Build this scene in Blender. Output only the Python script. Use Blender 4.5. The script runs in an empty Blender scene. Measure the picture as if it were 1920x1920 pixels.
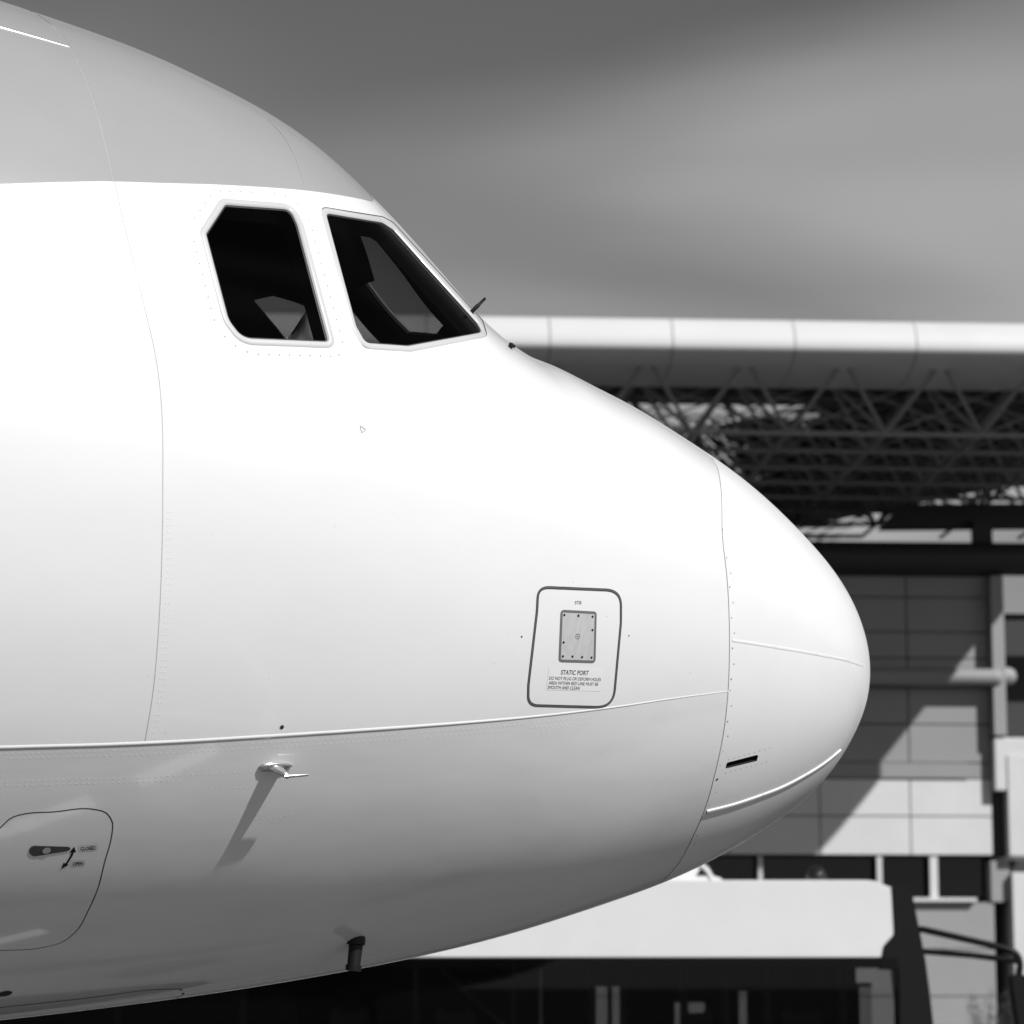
import bpy, bmesh, math, random
import numpy as np
from mathutils import Vector, Matrix
from mathutils.geometry import delaunay_2d_cdt
random.seed(7)
sc = bpy.context.scene
R = math.radians

# ---------------------------------------------------------------- camera
cam = bpy.data.cameras.new('camera'); cam_o = bpy.data.objects.new('camera', cam)
sc.collection.objects.link(cam_o); sc.camera = cam_o
cam.sensor_width = 36; cam.lens = 105.0; cam.clip_start = .1; cam.clip_end = 6000
cam_o.location = (0, 0, 1.8); cam_o.rotation_euler = (R(90) + math.atan(890/5600), 0, 0)
cam.dof.use_dof = True; cam.dof.focus_distance = 10.5; cam.dof.aperture_fstop = 4.2

# ---------------------------------------------------------------- sky, sun, exposure
SUN_EL, SUN_AZ = R(38.2), R(136.0)           # azimuth clockwise from +Y
world = bpy.data.worlds.new('World'); sc.world = world; world.use_nodes = True
nt = world.node_tree; nt.nodes.clear()
def wn(t, **k):
    n = nt.nodes.new(t)
    for a, b in k.items(): setattr(n, a, b)
    return n
sky = wn('ShaderNodeTexSky', sky_type='NISHITA', sun_disc=False, sun_elevation=SUN_EL, sun_rotation=SUN_AZ,
         altitude=50, air_density=1.0, dust_density=0.1, ozone_density=1.0)
sep = wn('ShaderNodeSeparateColor')          # red-filter monochrome, as the photograph is
geo = wn('ShaderNodeTexCoord'); mp = wn('ShaderNodeMapping'); mp.inputs['Scale'].default_value = (1.5, 1.5, 6.5)
mp.inputs['Rotation'].default_value = (0, R(-7), R(20)); mp.inputs['Location'].default_value = (9.71, 7.61, 2.49)
noi = wn('ShaderNodeTexNoise'); noi.inputs['Scale'].default_value = 1.25; noi.inputs['Detail'].default_value = 3.5
noi.inputs['Roughness'].default_value = .42; noi.inputs['Distortion'].default_value = .35
ramp = wn('ShaderNodeMapRange'); ramp.interpolation_type = 'SMOOTHSTEP'
ramp.inputs[1].default_value = .35; ramp.inputs[2].default_value = .72; ramp.inputs[3].default_value = 0; ramp.inputs[4].default_value = 1
# thin high cloud: its path through the layer lengthens towards the horizon
sxyz = wn('ShaderNodeSeparateXYZ'); mx = wn('ShaderNodeMath', operation='MAXIMUM'); mx.inputs[1].default_value = .12
dv = wn('ShaderNodeMath', operation='DIVIDE'); dv.inputs[0].default_value = -.12
ex = wn('ShaderNodeMath', operation='EXPONENT'); om = wn('ShaderNodeMath', operation='SUBTRACT'); om.inputs[0].default_value = 1
mulc = wn('ShaderNodeMath', operation='MULTIPLY'); mulk = wn('ShaderNodeMath', operation='MULTIPLY'); mulk.inputs[1].default_value = 9.5
mulr = wn('ShaderNodeMath', operation='MULTIPLY'); mulr.inputs[1].default_value = .9
add = wn('ShaderNodeMath', operation='ADD')
bg = wn('ShaderNodeBackground'); bg.inputs['Strength'].default_value = .08
out = wn('ShaderNodeOutputWorld'); L = nt.links.new
cxyz = wn('ShaderNodeCombineXYZ'); nrm_ = wn('ShaderNodeVectorMath', operation='NORMALIZE')   # lowest degrees clamped to the sky above, added to dim hangar fill light
L(sxyz.outputs[0], cxyz.inputs[0]); L(sxyz.outputs[1], cxyz.inputs[1]); L(mx.outputs[0], cxyz.inputs[2]); L(cxyz.outputs[0], nrm_.inputs[0]); L(nrm_.outputs[0], sky.inputs[0])
L(sky.outputs[0], sep.inputs[0]); L(geo.outputs['Generated'], mp.inputs[0]); L(mp.outputs[0], noi.inputs['Vector'])
L(geo.outputs['Generated'], sxyz.inputs[0]); L(sxyz.outputs[2], mx.inputs[0]); L(mx.outputs[0], dv.inputs[1]); L(dv.outputs[0], ex.inputs[0]); L(ex.outputs[0], om.inputs[1])
L(noi.outputs['Fac'], ramp.inputs[0]); L(ramp.outputs[0], mulc.inputs[0]); L(om.outputs[0], mulc.inputs[1]); L(mulc.outputs[0], mulk.inputs[0]); L(sep.outputs[0], mulr.inputs[0])
L(mulk.outputs[0], add.inputs[0]); L(mulr.outputs[0], add.inputs[1]); L(add.outputs[0], bg.inputs['Color']); L(bg.outputs[0], out.inputs[0])
sl = bpy.data.lights.new('sun', 'SUN'); sl.energy = 4.85; sl.angle = R(.53); sl.color = (1, 1, 1)
so = bpy.data.objects.new('sun', sl); sc.collection.objects.link(so)
LV = Vector((math.cos(SUN_EL)*math.sin(SUN_AZ), math.cos(SUN_EL)*math.cos(SUN_AZ), math.sin(SUN_EL)))
so.rotation_euler = LV.to_track_quat('Z', 'Y').to_euler(); so.location = (20, -10, 30)
sc.view_settings.view_transform = 'Standard'; sc.view_settings.look = 'None'
sc.view_settings.exposure = 0.0; sc.view_settings.gamma = 1; sc.view_settings.use_curve_mapping = False
sc.render.engine = 'CYCLES'; sc.cycles.use_denoising = True
sc.cycles.max_bounces = 8; sc.cycles.transparent_max_bounces = 12
sc.cycles.sample_clamp_indirect = 6

# ---------------------------------------------------------------- materials (all neutral: the photograph is black and white)
MATS = {}
def mat(name, v, rough=.5, metal=0., coat=0., spec=.5, var=0., vscale=3., bump=0., bscale=20., vstretch=(1, 1, 1), vr=(.3, .7)):
    if name in MATS: return MATS[name]
    m = bpy.data.materials.new(name); m.use_nodes = True; n = m.node_tree; b = n.nodes['Principled BSDF']
    b.inputs['Base Color'].default_value = (v, v, v, 1); b.inputs['Roughness'].default_value = rough
    b.inputs['Metallic'].default_value = metal; b.inputs['Coat Weight'].default_value = coat; b.inputs['Coat Roughness'].default_value = .06
    b.inputs['Specular IOR Level'].default_value = spec
    tc = n.nodes.new('ShaderNodeTexCoord'); mpn = n.nodes.new('ShaderNodeMapping'); mpn.inputs['Scale'].default_value = vstretch
    n.links.new(tc.outputs['Object'], mpn.inputs[0])
    if var:
        t = n.nodes.new('ShaderNodeTexNoise'); t.inputs['Scale'].default_value = vscale; t.inputs['Detail'].default_value = 6; t.inputs['Roughness'].default_value = .6
        n.links.new(mpn.outputs[0], t.inputs['Vector'])
        r = n.nodes.new('ShaderNodeMapRange'); r.inputs[1].default_value, r.inputs[2].default_value = vr
        r.inputs[3].default_value = max(0, v*(1-var)); r.inputs[4].default_value = min(.95, v*(1+var))
        n.links.new(t.outputs['Fac'], r.inputs[0]); n.links.new(r.outputs[0], b.inputs['Base Color'])
        r2 = n.nodes.new('ShaderNodeMapRange'); r2.inputs[1].default_value = .3; r2.inputs[2].default_value = .7
        r2.inputs[3].default_value = rough*(1+var); r2.inputs[4].default_value = rough*(1-var)
        n.links.new(t.outputs['Fac'], r2.inputs[0]); n.links.new(r2.outputs[0], b.inputs['Roughness'])
    if bump:
        t = n.nodes.new('ShaderNodeTexNoise'); t.inputs['Scale'].default_value = bscale; t.inputs['Detail'].default_value = 3
        n.links.new(tc.outputs['Object'], t.inputs['Vector'])
        bp = n.nodes.new('ShaderNodeBump'); bp.inputs['Strength'].default_value = 1; bp.inputs['Distance'].default_value = bump
        n.links.new(t.outputs['Fac'], bp.inputs['Height']); n.links.new(bp.outputs[0], b.inputs['Normal'])
    MATS[name] = m; return m
def glass(name, tint, gloss=1.0):
    m = bpy.data.materials.new(name); m.use_nodes = True; n = m.node_tree; n.nodes.remove(n.nodes['Principled BSDF'])
    o = n.nodes['Material Output']; tr = n.nodes.new('ShaderNodeBsdfTransparent'); tr.inputs[0].default_value = (tint, tint, tint, 1)
    g = n.nodes.new('ShaderNodeBsdfGlossy'); g.inputs['Roughness'].default_value = .01; g.inputs[0].default_value = (gloss, gloss, gloss, 1)
    fr = n.nodes.new('ShaderNodeFresnel'); ge = n.nodes.new('ShaderNodeNewGeometry'); mr = n.nodes.new('ShaderNodeMapRange')   # thin pane: same reflectance from both faces
    mr.inputs[3].default_value = 1.45; mr.inputs[4].default_value = 1/1.45; n.links.new(ge.outputs['Backfacing'], mr.inputs[0]); n.links.new(mr.outputs[0], fr.inputs['IOR'])
    mx = n.nodes.new('ShaderNodeMixShader'); n.links.new(fr.outputs[0], mx.inputs[0]); n.links.new(tr.outputs[0], mx.inputs[1]); n.links.new(g.outputs[0], mx.inputs[2])
    n.links.new(mx.outputs[0], o.inputs[0]); MATS[name] = m; return m
M_WHITE = mat('white_gloss_paint', .78, .22, coat=.6, var=.035, vscale=1.6, bump=.0022, bscale=2.4, vstretch=(.35, 1, 1))
M_WHITE_L = mat('white_gloss_paint_reflection_streaks', .76, .16, coat=1.0, var=.045, vscale=2.6, bump=.0022, bscale=2.6, vstretch=(.28, 1, 1.7), vr=(.36, .62))  # lengthwise streaks in the colour stand in for the belly's ground reflections
MATS['white_gloss_paint_reflection_streaks'].node_tree.nodes['Principled BSDF'].inputs['Coat IOR'].default_value = 1.75
M_GREY = mat('light_grey_paint', .325, .30, coat=.35, var=.03, vscale=2.0, bump=.0012, bscale=2.0)
M_RADOME = mat('radome_paint', .78, .30, coat=.35, var=.03, vscale=2.5)
M_SEAM = mat('seam_sealant', .46, .8)
M_SEAM_M = mat('radome_sealant', .36, .8)
M_SEAM_D = mat('dark_seam', .02, .8)
M_FRAME = mat('window_frame_paint', .50, .35, coat=.3)
M_GASKET = mat('black_rubber', .012, .6)
M_BLACK = mat('black_paint', .010, .45, spec=.2)
M_MARK = mat('dark_marking', .05, .6)
M_MARKG = mat('grey_marking', .14, .6)
M_ALU = mat('bare_aluminium', .62, .36, metal=.75, var=.10, vscale=40)
M_STEEL = mat('bright_steel', .75, .22, metal=1.0)
M_LINER = mat('cockpit_lining', .018, .9, spec=.1)
M_SEAT = mat('seat_fabric', .035, .9, var=.2, vscale=30)
M_CLOTH = mat('pale_cloth', .50, .8, var=.1, vscale=8)
M_RUBBER = mat('tyre_rubber', .02, .8)
M_PANE = glass('cockpit_glass', .40, .35)

# ---------------------------------------------------------------- helpers
def link(o, parent=None):
    sc.collection.objects.link(o)
    if parent is not None: o.parent = parent
    return o
def tag(o, label=None, cat=None, group=None, kind=None):
    if label: o['label'] = label
    if cat: o['category'] = cat
    if group: o['group'] = group
    if kind: o['kind'] = kind
    return o
def empty(name, loc=(0, 0, 0), rz=0.0, parent=None):
    o = bpy.data.objects.new(name, None); o.location = loc; o.rotation_euler = (0, 0, rz); return link(o, parent)
def mobj(name, verts, faces, m, parent=None, smooth=False, normals=None, mats=None, midx=None):
    me = bpy.data.meshes.new(name); me.from_pydata([tuple(map(float, v)) for v in verts], [], [tuple(map(int, f)) for f in faces]); me.update()
    for x in (mats or [m]): me.materials.append(x)
    if midx is not None: me.polygons.foreach_set('material_index', list(map(int, midx)))
    if smooth or normals is not None: me.polygons.foreach_set('use_smooth', [True]*len(me.polygons))
    if normals is not None: me.normals_split_custom_set_from_vertices([tuple(map(float, v)) for v in normals])
    return link(bpy.data.objects.new(name, me), parent)
class MB:
    def __init__(s): s.bm = bmesh.new()
    def box(s, x0, x1, y0, y1, z0, z1, bev=0.):
        r = bmesh.ops.create_cube(s.bm, size=1.0, matrix=Matrix.Translation(((x0+x1)/2, (y0+y1)/2, (z0+z1)/2)) @ Matrix.Diagonal((abs(x1-x0), abs(y1-y0), abs(z1-z0), 1)))
        if bev:
            es = list({e for v in r['verts'] for e in v.link_edges}); bmesh.ops.bevel(s.bm, geom=es, offset=bev, segments=2, affect='EDGES', profile=.6)
        return s
    def bar(s, a, b, r, n=8, r2=None, caps=True):
        a = Vector(a); b = Vector(b); d = b-a; M = Matrix.Translation((a+b)/2) @ d.to_track_quat('Z', 'Y').to_matrix().to_4x4()
        bmesh.ops.create_cone(s.bm, cap_ends=caps, segments=n, radius1=r, radius2=r if r2 is None else r2, depth=d.length, matrix=M); return s
    def tube(s, pts, r, n=10):
        pts = [Vector(p) for p in pts]; rings = []
        for i, p in enumerate(pts):
            t = (pts[min(i+1, len(pts)-1)]-pts[max(i-1, 0)]).normalized(); q = t.to_track_quat('Z', 'Y')
            rr = r[i] if isinstance(r, (list, tuple)) else r
            rings.append([s.bm.verts.new(p + q @ Vector((rr*math.cos(2*math.pi*k/n), rr*math.sin(2*math.pi*k/n), 0))) for k in range(n)])
        for a, b in zip(rings, rings[1:]):
            best = min(range(n), key=lambda o: sum((a[k].co-b[(k+o) % n].co).length_squared for k in range(n)))
            for k in range(n): s.bm.faces.new((a[k], a[(k+1) % n], b[(k+1+best) % n], b[(k+best) % n]))
        s.bm.faces.new(rings[0][::-1]); s.bm.faces.new(rings[-1]); return s
    def prism(s, poly, y0, y1, axis='y', bev=0.):
        def P(p, d): return (p[0], d, p[1]) if axis == 'y' else ((d, p[0], p[1]) if axis == 'x' else (p[0], p[1], d))
        A = [s.bm.verts.new(P(p, y0)) for p in poly]; B = [s.bm.verts.new(P(p, y1)) for p in poly]; n = len(poly)
        fs = [s.bm.faces.new(A), s.bm.faces.new(B[::-1])] + [s.bm.faces.new((A[i], B[i], B[(i+1) % n], A[(i+1) % n])) for i in range(n)]
        bmesh.ops.recalc_face_normals(s.bm, faces=fs)
        if bev: bmesh.ops.bevel(s.bm, geom=list({e for f in fs for e in f.edges}), offset=bev, segments=2, affect='EDGES')
        return s
    def sphere(s, c, r, sx=1, sy=1, sz=1, u=14, v=9):
        bmesh.ops.create_uvsphere(s.bm, u_segments=u, v_segments=v, radius=r, matrix=Matrix.Translation(c) @ Matrix.Diagonal((sx, sy, sz, 1))); return s
    def build(s, name, m, parent=None, smooth=False):
        bmesh.ops.recalc_face_normals(s.bm, faces=s.bm.faces[:])
        me = bpy.data.meshes.new(name); s.bm.to_mesh(me); s.bm.free(); me.materials.append(m)
        if smooth:
            me.polygons.foreach_set('use_smooth', [True]*len(me.polygons))
            me.set_sharp_from_angle(angle=R(40))
        return link(bpy.data.objects.new(name, me), parent)

# ================================================================ GROUND
me_pts = 3000
M_APRON = mat('apron_asphalt', .04, .85, var=.22, vscale=.35, bump=.004, bscale=30)
tag(mobj('apron', [(-me_pts, -me_pts, 0), (me_pts, -me_pts, 0), (me_pts, me_pts, 0), (-me_pts, me_pts, 0)], [(0, 1, 2, 3)], M_APRON), kind='structure')
M_JOINT = mat('joint_tar', .02, .7)
b = MB()
for i in range(-4, 9):
    b.box(-40, 60, i*7.5-.02-4, i*7.5+.02-4, .004, .006)
for i in range(-5, 9):
    b.box(i*7.5-.02, i*7.5+.02, -40, 68, .008, .010)
tag(b.build('slab_joints', M_JOINT), kind='structure')
# unseen concrete stand, added with lines and stains to shape the belly's reflections
M_PAD = mat('stand_concrete', .07, .8, var=.18, vscale=.8, bump=.003, bscale=30)
tag(mobj('added_parking_stand', [(-16, 2.5, .012), (5.5, 2.5, .012), (5.5, 19, .012), (-16, 19, .012)], [(0, 1, 2, 3)], M_PAD), kind='structure')
M_LINE = mat('line_paint', .60, .6, var=.25, vscale=6)
def ribbon(b, pts, w, z):
    for (x0, y0), (x1, y1) in zip(pts, pts[1:]):
        d = Vector((x1-x0, y1-y0)); n = Vector((-d.y, d.x)).normalized()*w/2
        b.bm.faces.new([b.bm.verts.new(p) for p in ((x0-n.x, y0-n.y, z), (x1-n.x, y1-n.y, z), (x1+n.x, y1+n.y, z), (x0+n.x, y0+n.y, z))])
b = MB(); ribbon(b, [(-15, 4.9), (-4, 9.2), (-2.2, 9.75), (-.8, 9.9), (.8, 9.6), (2.2, 8.6), (3.2, 7.2)], .13, .017)
ribbon(b, [(-3.6, 8.9), (-3.1, 10.6), (-2.1, 11.3), (-1.2, 11.2)], .10, .021); ribbon(b, [(-2.8, 7.2), (-1.0, 8.2), (.6, 8.0), (1.6, 8.9)], .09, .021)
tag(b.build('belly_reflection_lines', M_LINE), kind='structure')
M_REFL_PATCH = mat('reflection_patch_dark', .035, .5, var=.3, vscale=3)
b = MB()
for (cx, cy, rx, ry, n) in ((-1.1, 10.6, .55, .18, 16), (.5, 10.2, .4, .14, 14), (-2.6, 9.6, .7, .12, 15), (-.3, 9.1, .9, .10, 18), (1.5, 10.3, .5, .22, 14), (-3.3, 10.9, .5, .3, 13), (.2, 11.1, 1.3, .09, 20), (-1.9, 8.5, .35, .3, 12), (1.9, 11.4, .28, .28, 12), (-1.6, 11.9, 1.6, .1, 18), (1.2, 12.2, .9, .12, 16), (-2.2, 10.3, 1.1, .06, 18), (-.2, 10.0, .16, .5, 14), (.9, 9.4, .14, .45, 14), (-3.0, 8.1, .9, .07, 16), (-1.0, 12.7, .3, .3, 12), (2.4, 9.8, .8, .08, 16)):
    a0 = random.uniform(0, .5); vs = []
    for k in range(n):
        a_ = 2*math.pi*k/n; q = 1+random.uniform(-.22, .22); x, y = rx*q*math.cos(a_), ry*q*math.sin(a_); vs.append(b.bm.verts.new((cx+x*math.cos(a0)-y*math.sin(a0), cy+x*math.sin(a0)+y*math.cos(a0), .029)))
    b.bm.faces.new(vs)
tag(b.build('belly_reflection_patches', M_REFL_PATCH), kind='structure')

# ================================================================ AEROPLANE
D = {"aft_pane":[[3.1556,24.8],[3.151,25.05],[3.1457,25.23],[3.1398,25.34],[3.1225,25.54],[3.1051,25.75],[3.0876,25.97],[3.07,26.2],[3.0523,26.44],[3.0346,26.68],[3.0168,26.92],[2.9989,27.17],[2.9809,27.43],[2.9629,27.69],[2.9447,27.95],[2.9264,28.23],[2.9184,28.33],[2.9112,28.38],[2.9047,28.38],[2.8991,28.32],[2.8943,28.2],[2.8902,28.03],[2.887,27.81],[2.8845,27.54],[2.8815,27.09],[2.8783,26.65],[2.8766,26.37],[2.8754,26.08],[2.8746,25.78],[2.8731,25.05],[2.8715,24.32],[2.8698,23.61],[2.868,22.9],[2.8661,22.21],[2.8641,21.52],[2.862,20.85],[2.8598,20.18],[2.8575,19.52],[2.8551,18.86],[2.8526,18.21],[2.85,17.57],[2.8474,16.93],[2.8447,16.3],[2.8419,15.67],[2.839,15.05],[2.8361,14.44],[2.833,13.83],[2.8299,13.22],[2.8268,12.61],[2.8236,12.01],[2.8203,11.42],[2.8169,10.82],[2.8135,10.23],[2.81,9.65],[2.8094,9.44],[2.8105,9.27],[2.8131,9.13],[2.8172,9.02],[2.8229,8.95],[2.8409,8.78],[2.8587,8.62],[2.8765,8.47],[2.8942,8.32],[2.9119,8.17],[2.9295,8.03],[2.9471,7.89],[2.9646,7.75],[2.982,7.61],[2.9994,7.48],[3.0168,7.35],[3.0341,7.22],[3.0513,7.09],[3.0685,6.97],[3.0856,6.85],[3.0944,6.8],[3.1028,6.78],[3.1107,6.8],[3.1183,6.84],[3.1254,6.91],[3.132,7.02],[3.1383,7.15],[3.1442,7.32],[3.1496,7.51],[3.1559,7.77],[3.1622,8.02],[3.1658,8.18],[3.169,8.34],[3.172,8.52],[3.1746,8.7],[3.1768,8.89],[3.1788,9.09],[3.1803,9.3],[3.1838,9.84],[3.1872,10.37],[3.1906,10.91],[3.1939,11.45],[3.1972,11.99],[3.2004,12.54],[3.2035,13.09],[3.2067,13.64],[3.2097,14.2],[3.2128,14.76],[3.2157,15.32],[3.2186,15.89],[3.2215,16.46],[3.2243,17.04],[3.227,17.62],[3.2297,18.2],[3.2323,18.8],[3.2349,19.39],[3.235,19.54],[3.234,19.69],[3.232,19.85],[3.2215,20.52],[3.2109,21.2],[3.2001,21.89],[3.1892,22.59],[3.1782,23.31],[3.167,24.05]],
     "slide_pane":[[2.7519,30.07],[2.7513,30.42],[2.7495,30.72],[2.7462,30.99],[2.7416,31.23],[2.7355,31.43],[2.7282,31.59],[2.7091,31.95],[2.6897,32.35],[2.6701,32.77],[2.6502,33.23],[2.6299,33.74],[2.6093,34.31],[2.5881,34.94],[2.5663,35.65],[2.5437,36.47],[2.5201,37.43],[2.4952,38.56],[2.4862,38.97],[2.4782,39.28],[2.4713,39.47],[2.4541,39.85],[2.4364,40.3],[2.4294,40.46],[2.4236,40.5],[2.419,40.42],[2.4087,40.07],[2.3984,39.74],[2.388,39.41],[2.3776,39.08],[2.367,38.77],[2.3564,38.45],[2.3458,38.15],[2.3352,37.84],[2.3245,37.53],[2.3137,37.23],[2.303,36.92],[2.2922,36.62],[2.2815,36.3],[2.2707,35.99],[2.26,35.67],[2.2493,35.34],[2.2384,35.03],[2.2274,34.74],[2.2163,34.47],[2.2049,34.22],[2.1935,33.99],[2.182,33.76],[2.1704,33.55],[2.1587,33.33],[2.1471,33.12],[2.1355,32.89],[2.1344,32.85],[2.1336,32.77],[2.1331,32.66],[2.1312,32.0],[2.1291,31.35],[2.1293,30.79],[2.1328,30.08],[2.1395,29.26],[2.1491,28.36],[2.1614,27.42],[2.1901,25.49],[2.2165,23.9],[2.2414,22.56],[2.2651,21.39],[2.288,20.32],[2.3104,19.34],[2.3323,18.44],[2.3536,17.6],[2.3747,16.81],[2.3953,16.08],[2.4157,15.39],[2.4357,14.75],[2.4556,14.14],[2.4752,13.56],[2.4946,13.02],[2.4964,12.97],[2.4983,12.93],[2.5001,12.9],[2.5185,12.59],[2.5367,12.31],[2.5548,12.04],[2.5729,11.79],[2.5908,11.54],[2.6086,11.31],[2.6264,11.1],[2.6441,10.89],[2.6519,10.82],[2.659,10.81],[2.6652,10.85],[2.6707,10.94],[2.6754,11.09],[2.6793,11.29],[2.6855,11.69],[2.6917,12.09],[2.6979,12.49],[2.6999,12.64],[2.7014,12.81],[2.7026,12.98],[2.7058,13.61],[2.7089,14.24],[2.7119,14.88],[2.7148,15.52],[2.7177,16.17],[2.7205,16.82],[2.7232,17.48],[2.7258,18.15],[2.7283,18.82],[2.7307,19.5],[2.733,20.18],[2.7352,20.88],[2.7373,21.58],[2.7393,22.29],[2.7412,23.01],[2.7429,23.74],[2.7446,24.49],[2.7461,25.24],[2.7474,26.01],[2.7487,26.79],[2.7497,27.59],[2.7506,28.4],[2.7513,29.23]],
     "slide_gap":[[2.7682,30.37],[2.7677,30.74],[2.7659,31.09],[2.7629,31.4],[2.7585,31.68],[2.7528,31.93],[2.7459,32.14],[2.7377,32.33],[2.7187,32.69],[2.6995,33.09],[2.6801,33.52],[2.6603,33.99],[2.6402,34.5],[2.6197,35.07],[2.5986,35.71],[2.577,36.43],[2.5545,37.25],[2.531,38.21],[2.5061,39.37],[2.479,40.79],[2.4705,41.26],[2.4625,41.67],[2.4552,42.0],[2.441,42.61],[2.4258,43.35],[2.416,43.83],[2.4075,44.17],[2.4005,44.35],[2.3955,44.32],[2.385,43.99],[2.3744,43.68],[2.3637,43.38],[2.3529,43.08],[2.3421,42.8],[2.3311,42.53],[2.3201,42.25],[2.3091,41.99],[2.2981,41.72],[2.287,41.44],[2.276,41.17],[2.265,40.89],[2.254,40.6],[2.243,40.31],[2.2315,40.07],[2.2197,39.9],[2.2075,39.77],[2.1948,39.71],[2.1818,39.69],[2.1684,39.73],[2.1547,39.81],[2.1407,39.93],[2.1265,40.07],[2.1124,40.19],[2.0988,40.24],[2.086,40.17],[2.0744,39.93],[2.0737,39.57],[2.0767,38.78],[2.0819,37.75],[2.0937,35.31],[2.101,33.47],[2.1061,31.93],[2.1093,31.13],[2.1142,30.31],[2.1206,29.47],[2.1286,28.62],[2.1381,27.78],[2.1489,26.95],[2.1781,24.99],[2.205,23.36],[2.2303,21.99],[2.2544,20.8],[2.2776,19.72],[2.3003,18.74],[2.3225,17.82],[2.3442,16.98],[2.3655,16.19],[2.3865,15.45],[2.4072,14.76],[2.4275,14.1],[2.4477,13.49],[2.4676,12.91],[2.4873,12.36],[2.4895,12.31],[2.4916,12.26],[2.4937,12.22],[2.5117,11.92],[2.5295,11.64],[2.5473,11.38],[2.565,11.12],[2.5826,10.88],[2.6001,10.65],[2.6175,10.44],[2.6348,10.23],[2.6521,10.03],[2.6593,9.96],[2.6658,9.94],[2.6717,9.97],[2.6769,10.03],[2.6815,10.14],[2.6854,10.3],[2.6887,10.49],[2.6949,10.95],[2.7011,11.4],[2.7072,11.86],[2.7133,12.32],[2.7148,12.45],[2.716,12.59],[2.7169,12.73],[2.7202,13.38],[2.7235,14.03],[2.7266,14.68],[2.7297,15.34],[2.7327,16.01],[2.7356,16.68],[2.7384,17.36],[2.7412,18.04],[2.7438,18.74],[2.7463,19.43],[2.7487,20.14],[2.751,20.86],[2.7532,21.58],[2.7553,22.32],[2.7572,23.06],[2.759,23.81],[2.7607,24.58],[2.7623,25.36],[2.7637,26.15],[2.7649,26.96],[2.766,27.79],[2.7669,28.63],[2.7676,29.49]],
     "aft_gap":[[3.279,18.55],[3.2794,18.83],[3.2785,19.12],[3.2762,19.42],[3.2724,19.73],[3.2584,20.72],[3.244,21.74],[3.2294,22.79],[3.2144,23.86],[3.1992,24.97],[3.1941,25.31],[3.1887,25.62],[3.1828,25.9],[3.1766,26.14],[3.17,26.36],[3.1631,26.54],[3.1557,26.69],[3.148,26.81],[3.1219,27.15],[3.0955,27.52],[3.069,27.9],[3.0422,28.3],[3.0153,28.71],[2.9881,29.14],[2.9607,29.58],[2.9331,30.04],[2.9052,30.52],[2.877,31.03],[2.869,31.15],[2.8618,31.21],[2.8554,31.21],[2.8499,31.14],[2.8451,31.0],[2.8411,30.8],[2.8322,30.22],[2.8233,29.65],[2.8202,29.44],[2.8175,29.2],[2.8153,28.95],[2.8135,28.68],[2.8121,28.4],[2.8112,28.1],[2.8107,27.79],[2.8092,26.58],[2.8075,25.4],[2.8054,24.25],[2.803,23.12],[2.8004,22.02],[2.7974,20.95],[2.7943,19.89],[2.7909,18.85],[2.7873,17.83],[2.7835,16.82],[2.7794,15.83],[2.7752,14.85],[2.7708,13.88],[2.7662,12.92],[2.7615,11.97],[2.7565,11.03],[2.7514,10.1],[2.7462,9.17],[2.7456,8.93],[2.7466,8.68],[2.7491,8.42],[2.7576,7.72],[2.7615,7.45],[2.7662,7.23],[2.7716,7.06],[2.7779,6.93],[2.7849,6.84],[2.812,6.61],[2.839,6.39],[2.8658,6.17],[2.8925,5.97],[2.9191,5.77],[2.9456,5.57],[2.9719,5.38],[2.9981,5.2],[3.0242,5.02],[3.0502,4.85],[3.0761,4.68],[3.1018,4.52],[3.1115,4.47],[3.1206,4.46],[3.1294,4.48],[3.1376,4.53],[3.1455,4.62],[3.1529,4.73],[3.1598,4.88],[3.1663,5.06],[3.1724,5.27],[3.1864,5.81],[3.2003,6.36],[3.2041,6.52],[3.2075,6.69],[3.2106,6.86],[3.2133,7.05],[3.2157,7.25],[3.2177,7.45],[3.2194,7.67],[3.2246,8.46],[3.2297,9.27],[3.2348,10.07],[3.2397,10.89],[3.2445,11.71],[3.2493,12.53],[3.2539,13.37],[3.2584,14.21],[3.2627,15.06],[3.267,15.92],[3.2711,16.78],[3.2751,17.66]],
     "crease":[[3.8381,-34.76],[3.7866,-34.72],[3.7348,-34.67],[3.6827,-34.63],[3.6303,-34.58],[3.5776,-34.54],[3.5247,-34.49],[3.4715,-34.43],[3.418,-34.36],[3.3643,-34.29],[3.3103,-34.2],[3.256,-34.11],[3.2014,-34.01],[3.1465,-33.9],[3.0913,-33.79],[3.0357,-33.67],[2.9797,-33.55],[2.9233,-33.43],[2.8664,-33.3],[2.8091,-33.17],[2.7514,-33.03],[2.6933,-32.9],[2.6347,-32.75],[2.5756,-32.6],[2.5162,-32.45],[2.4562,-32.29],[2.3958,-32.12],[2.3349,-31.94],[2.2734,-31.76],[2.2114,-31.56],[2.1488,-31.35],[2.0856,-31.14],[2.0218,-30.91],[1.9574,-30.66],[1.8925,-30.38],[1.8268,-30.09],[1.7605,-29.77],[1.6934,-29.43],[1.6254,-29.06],[1.5564,-28.66],[1.4864,-28.22],[1.4153,-27.73],[1.3428,-27.21],[1.2688,-26.68],[1.1933,-26.12],[1.1164,-25.5],[1.0377,-24.82]],
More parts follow.
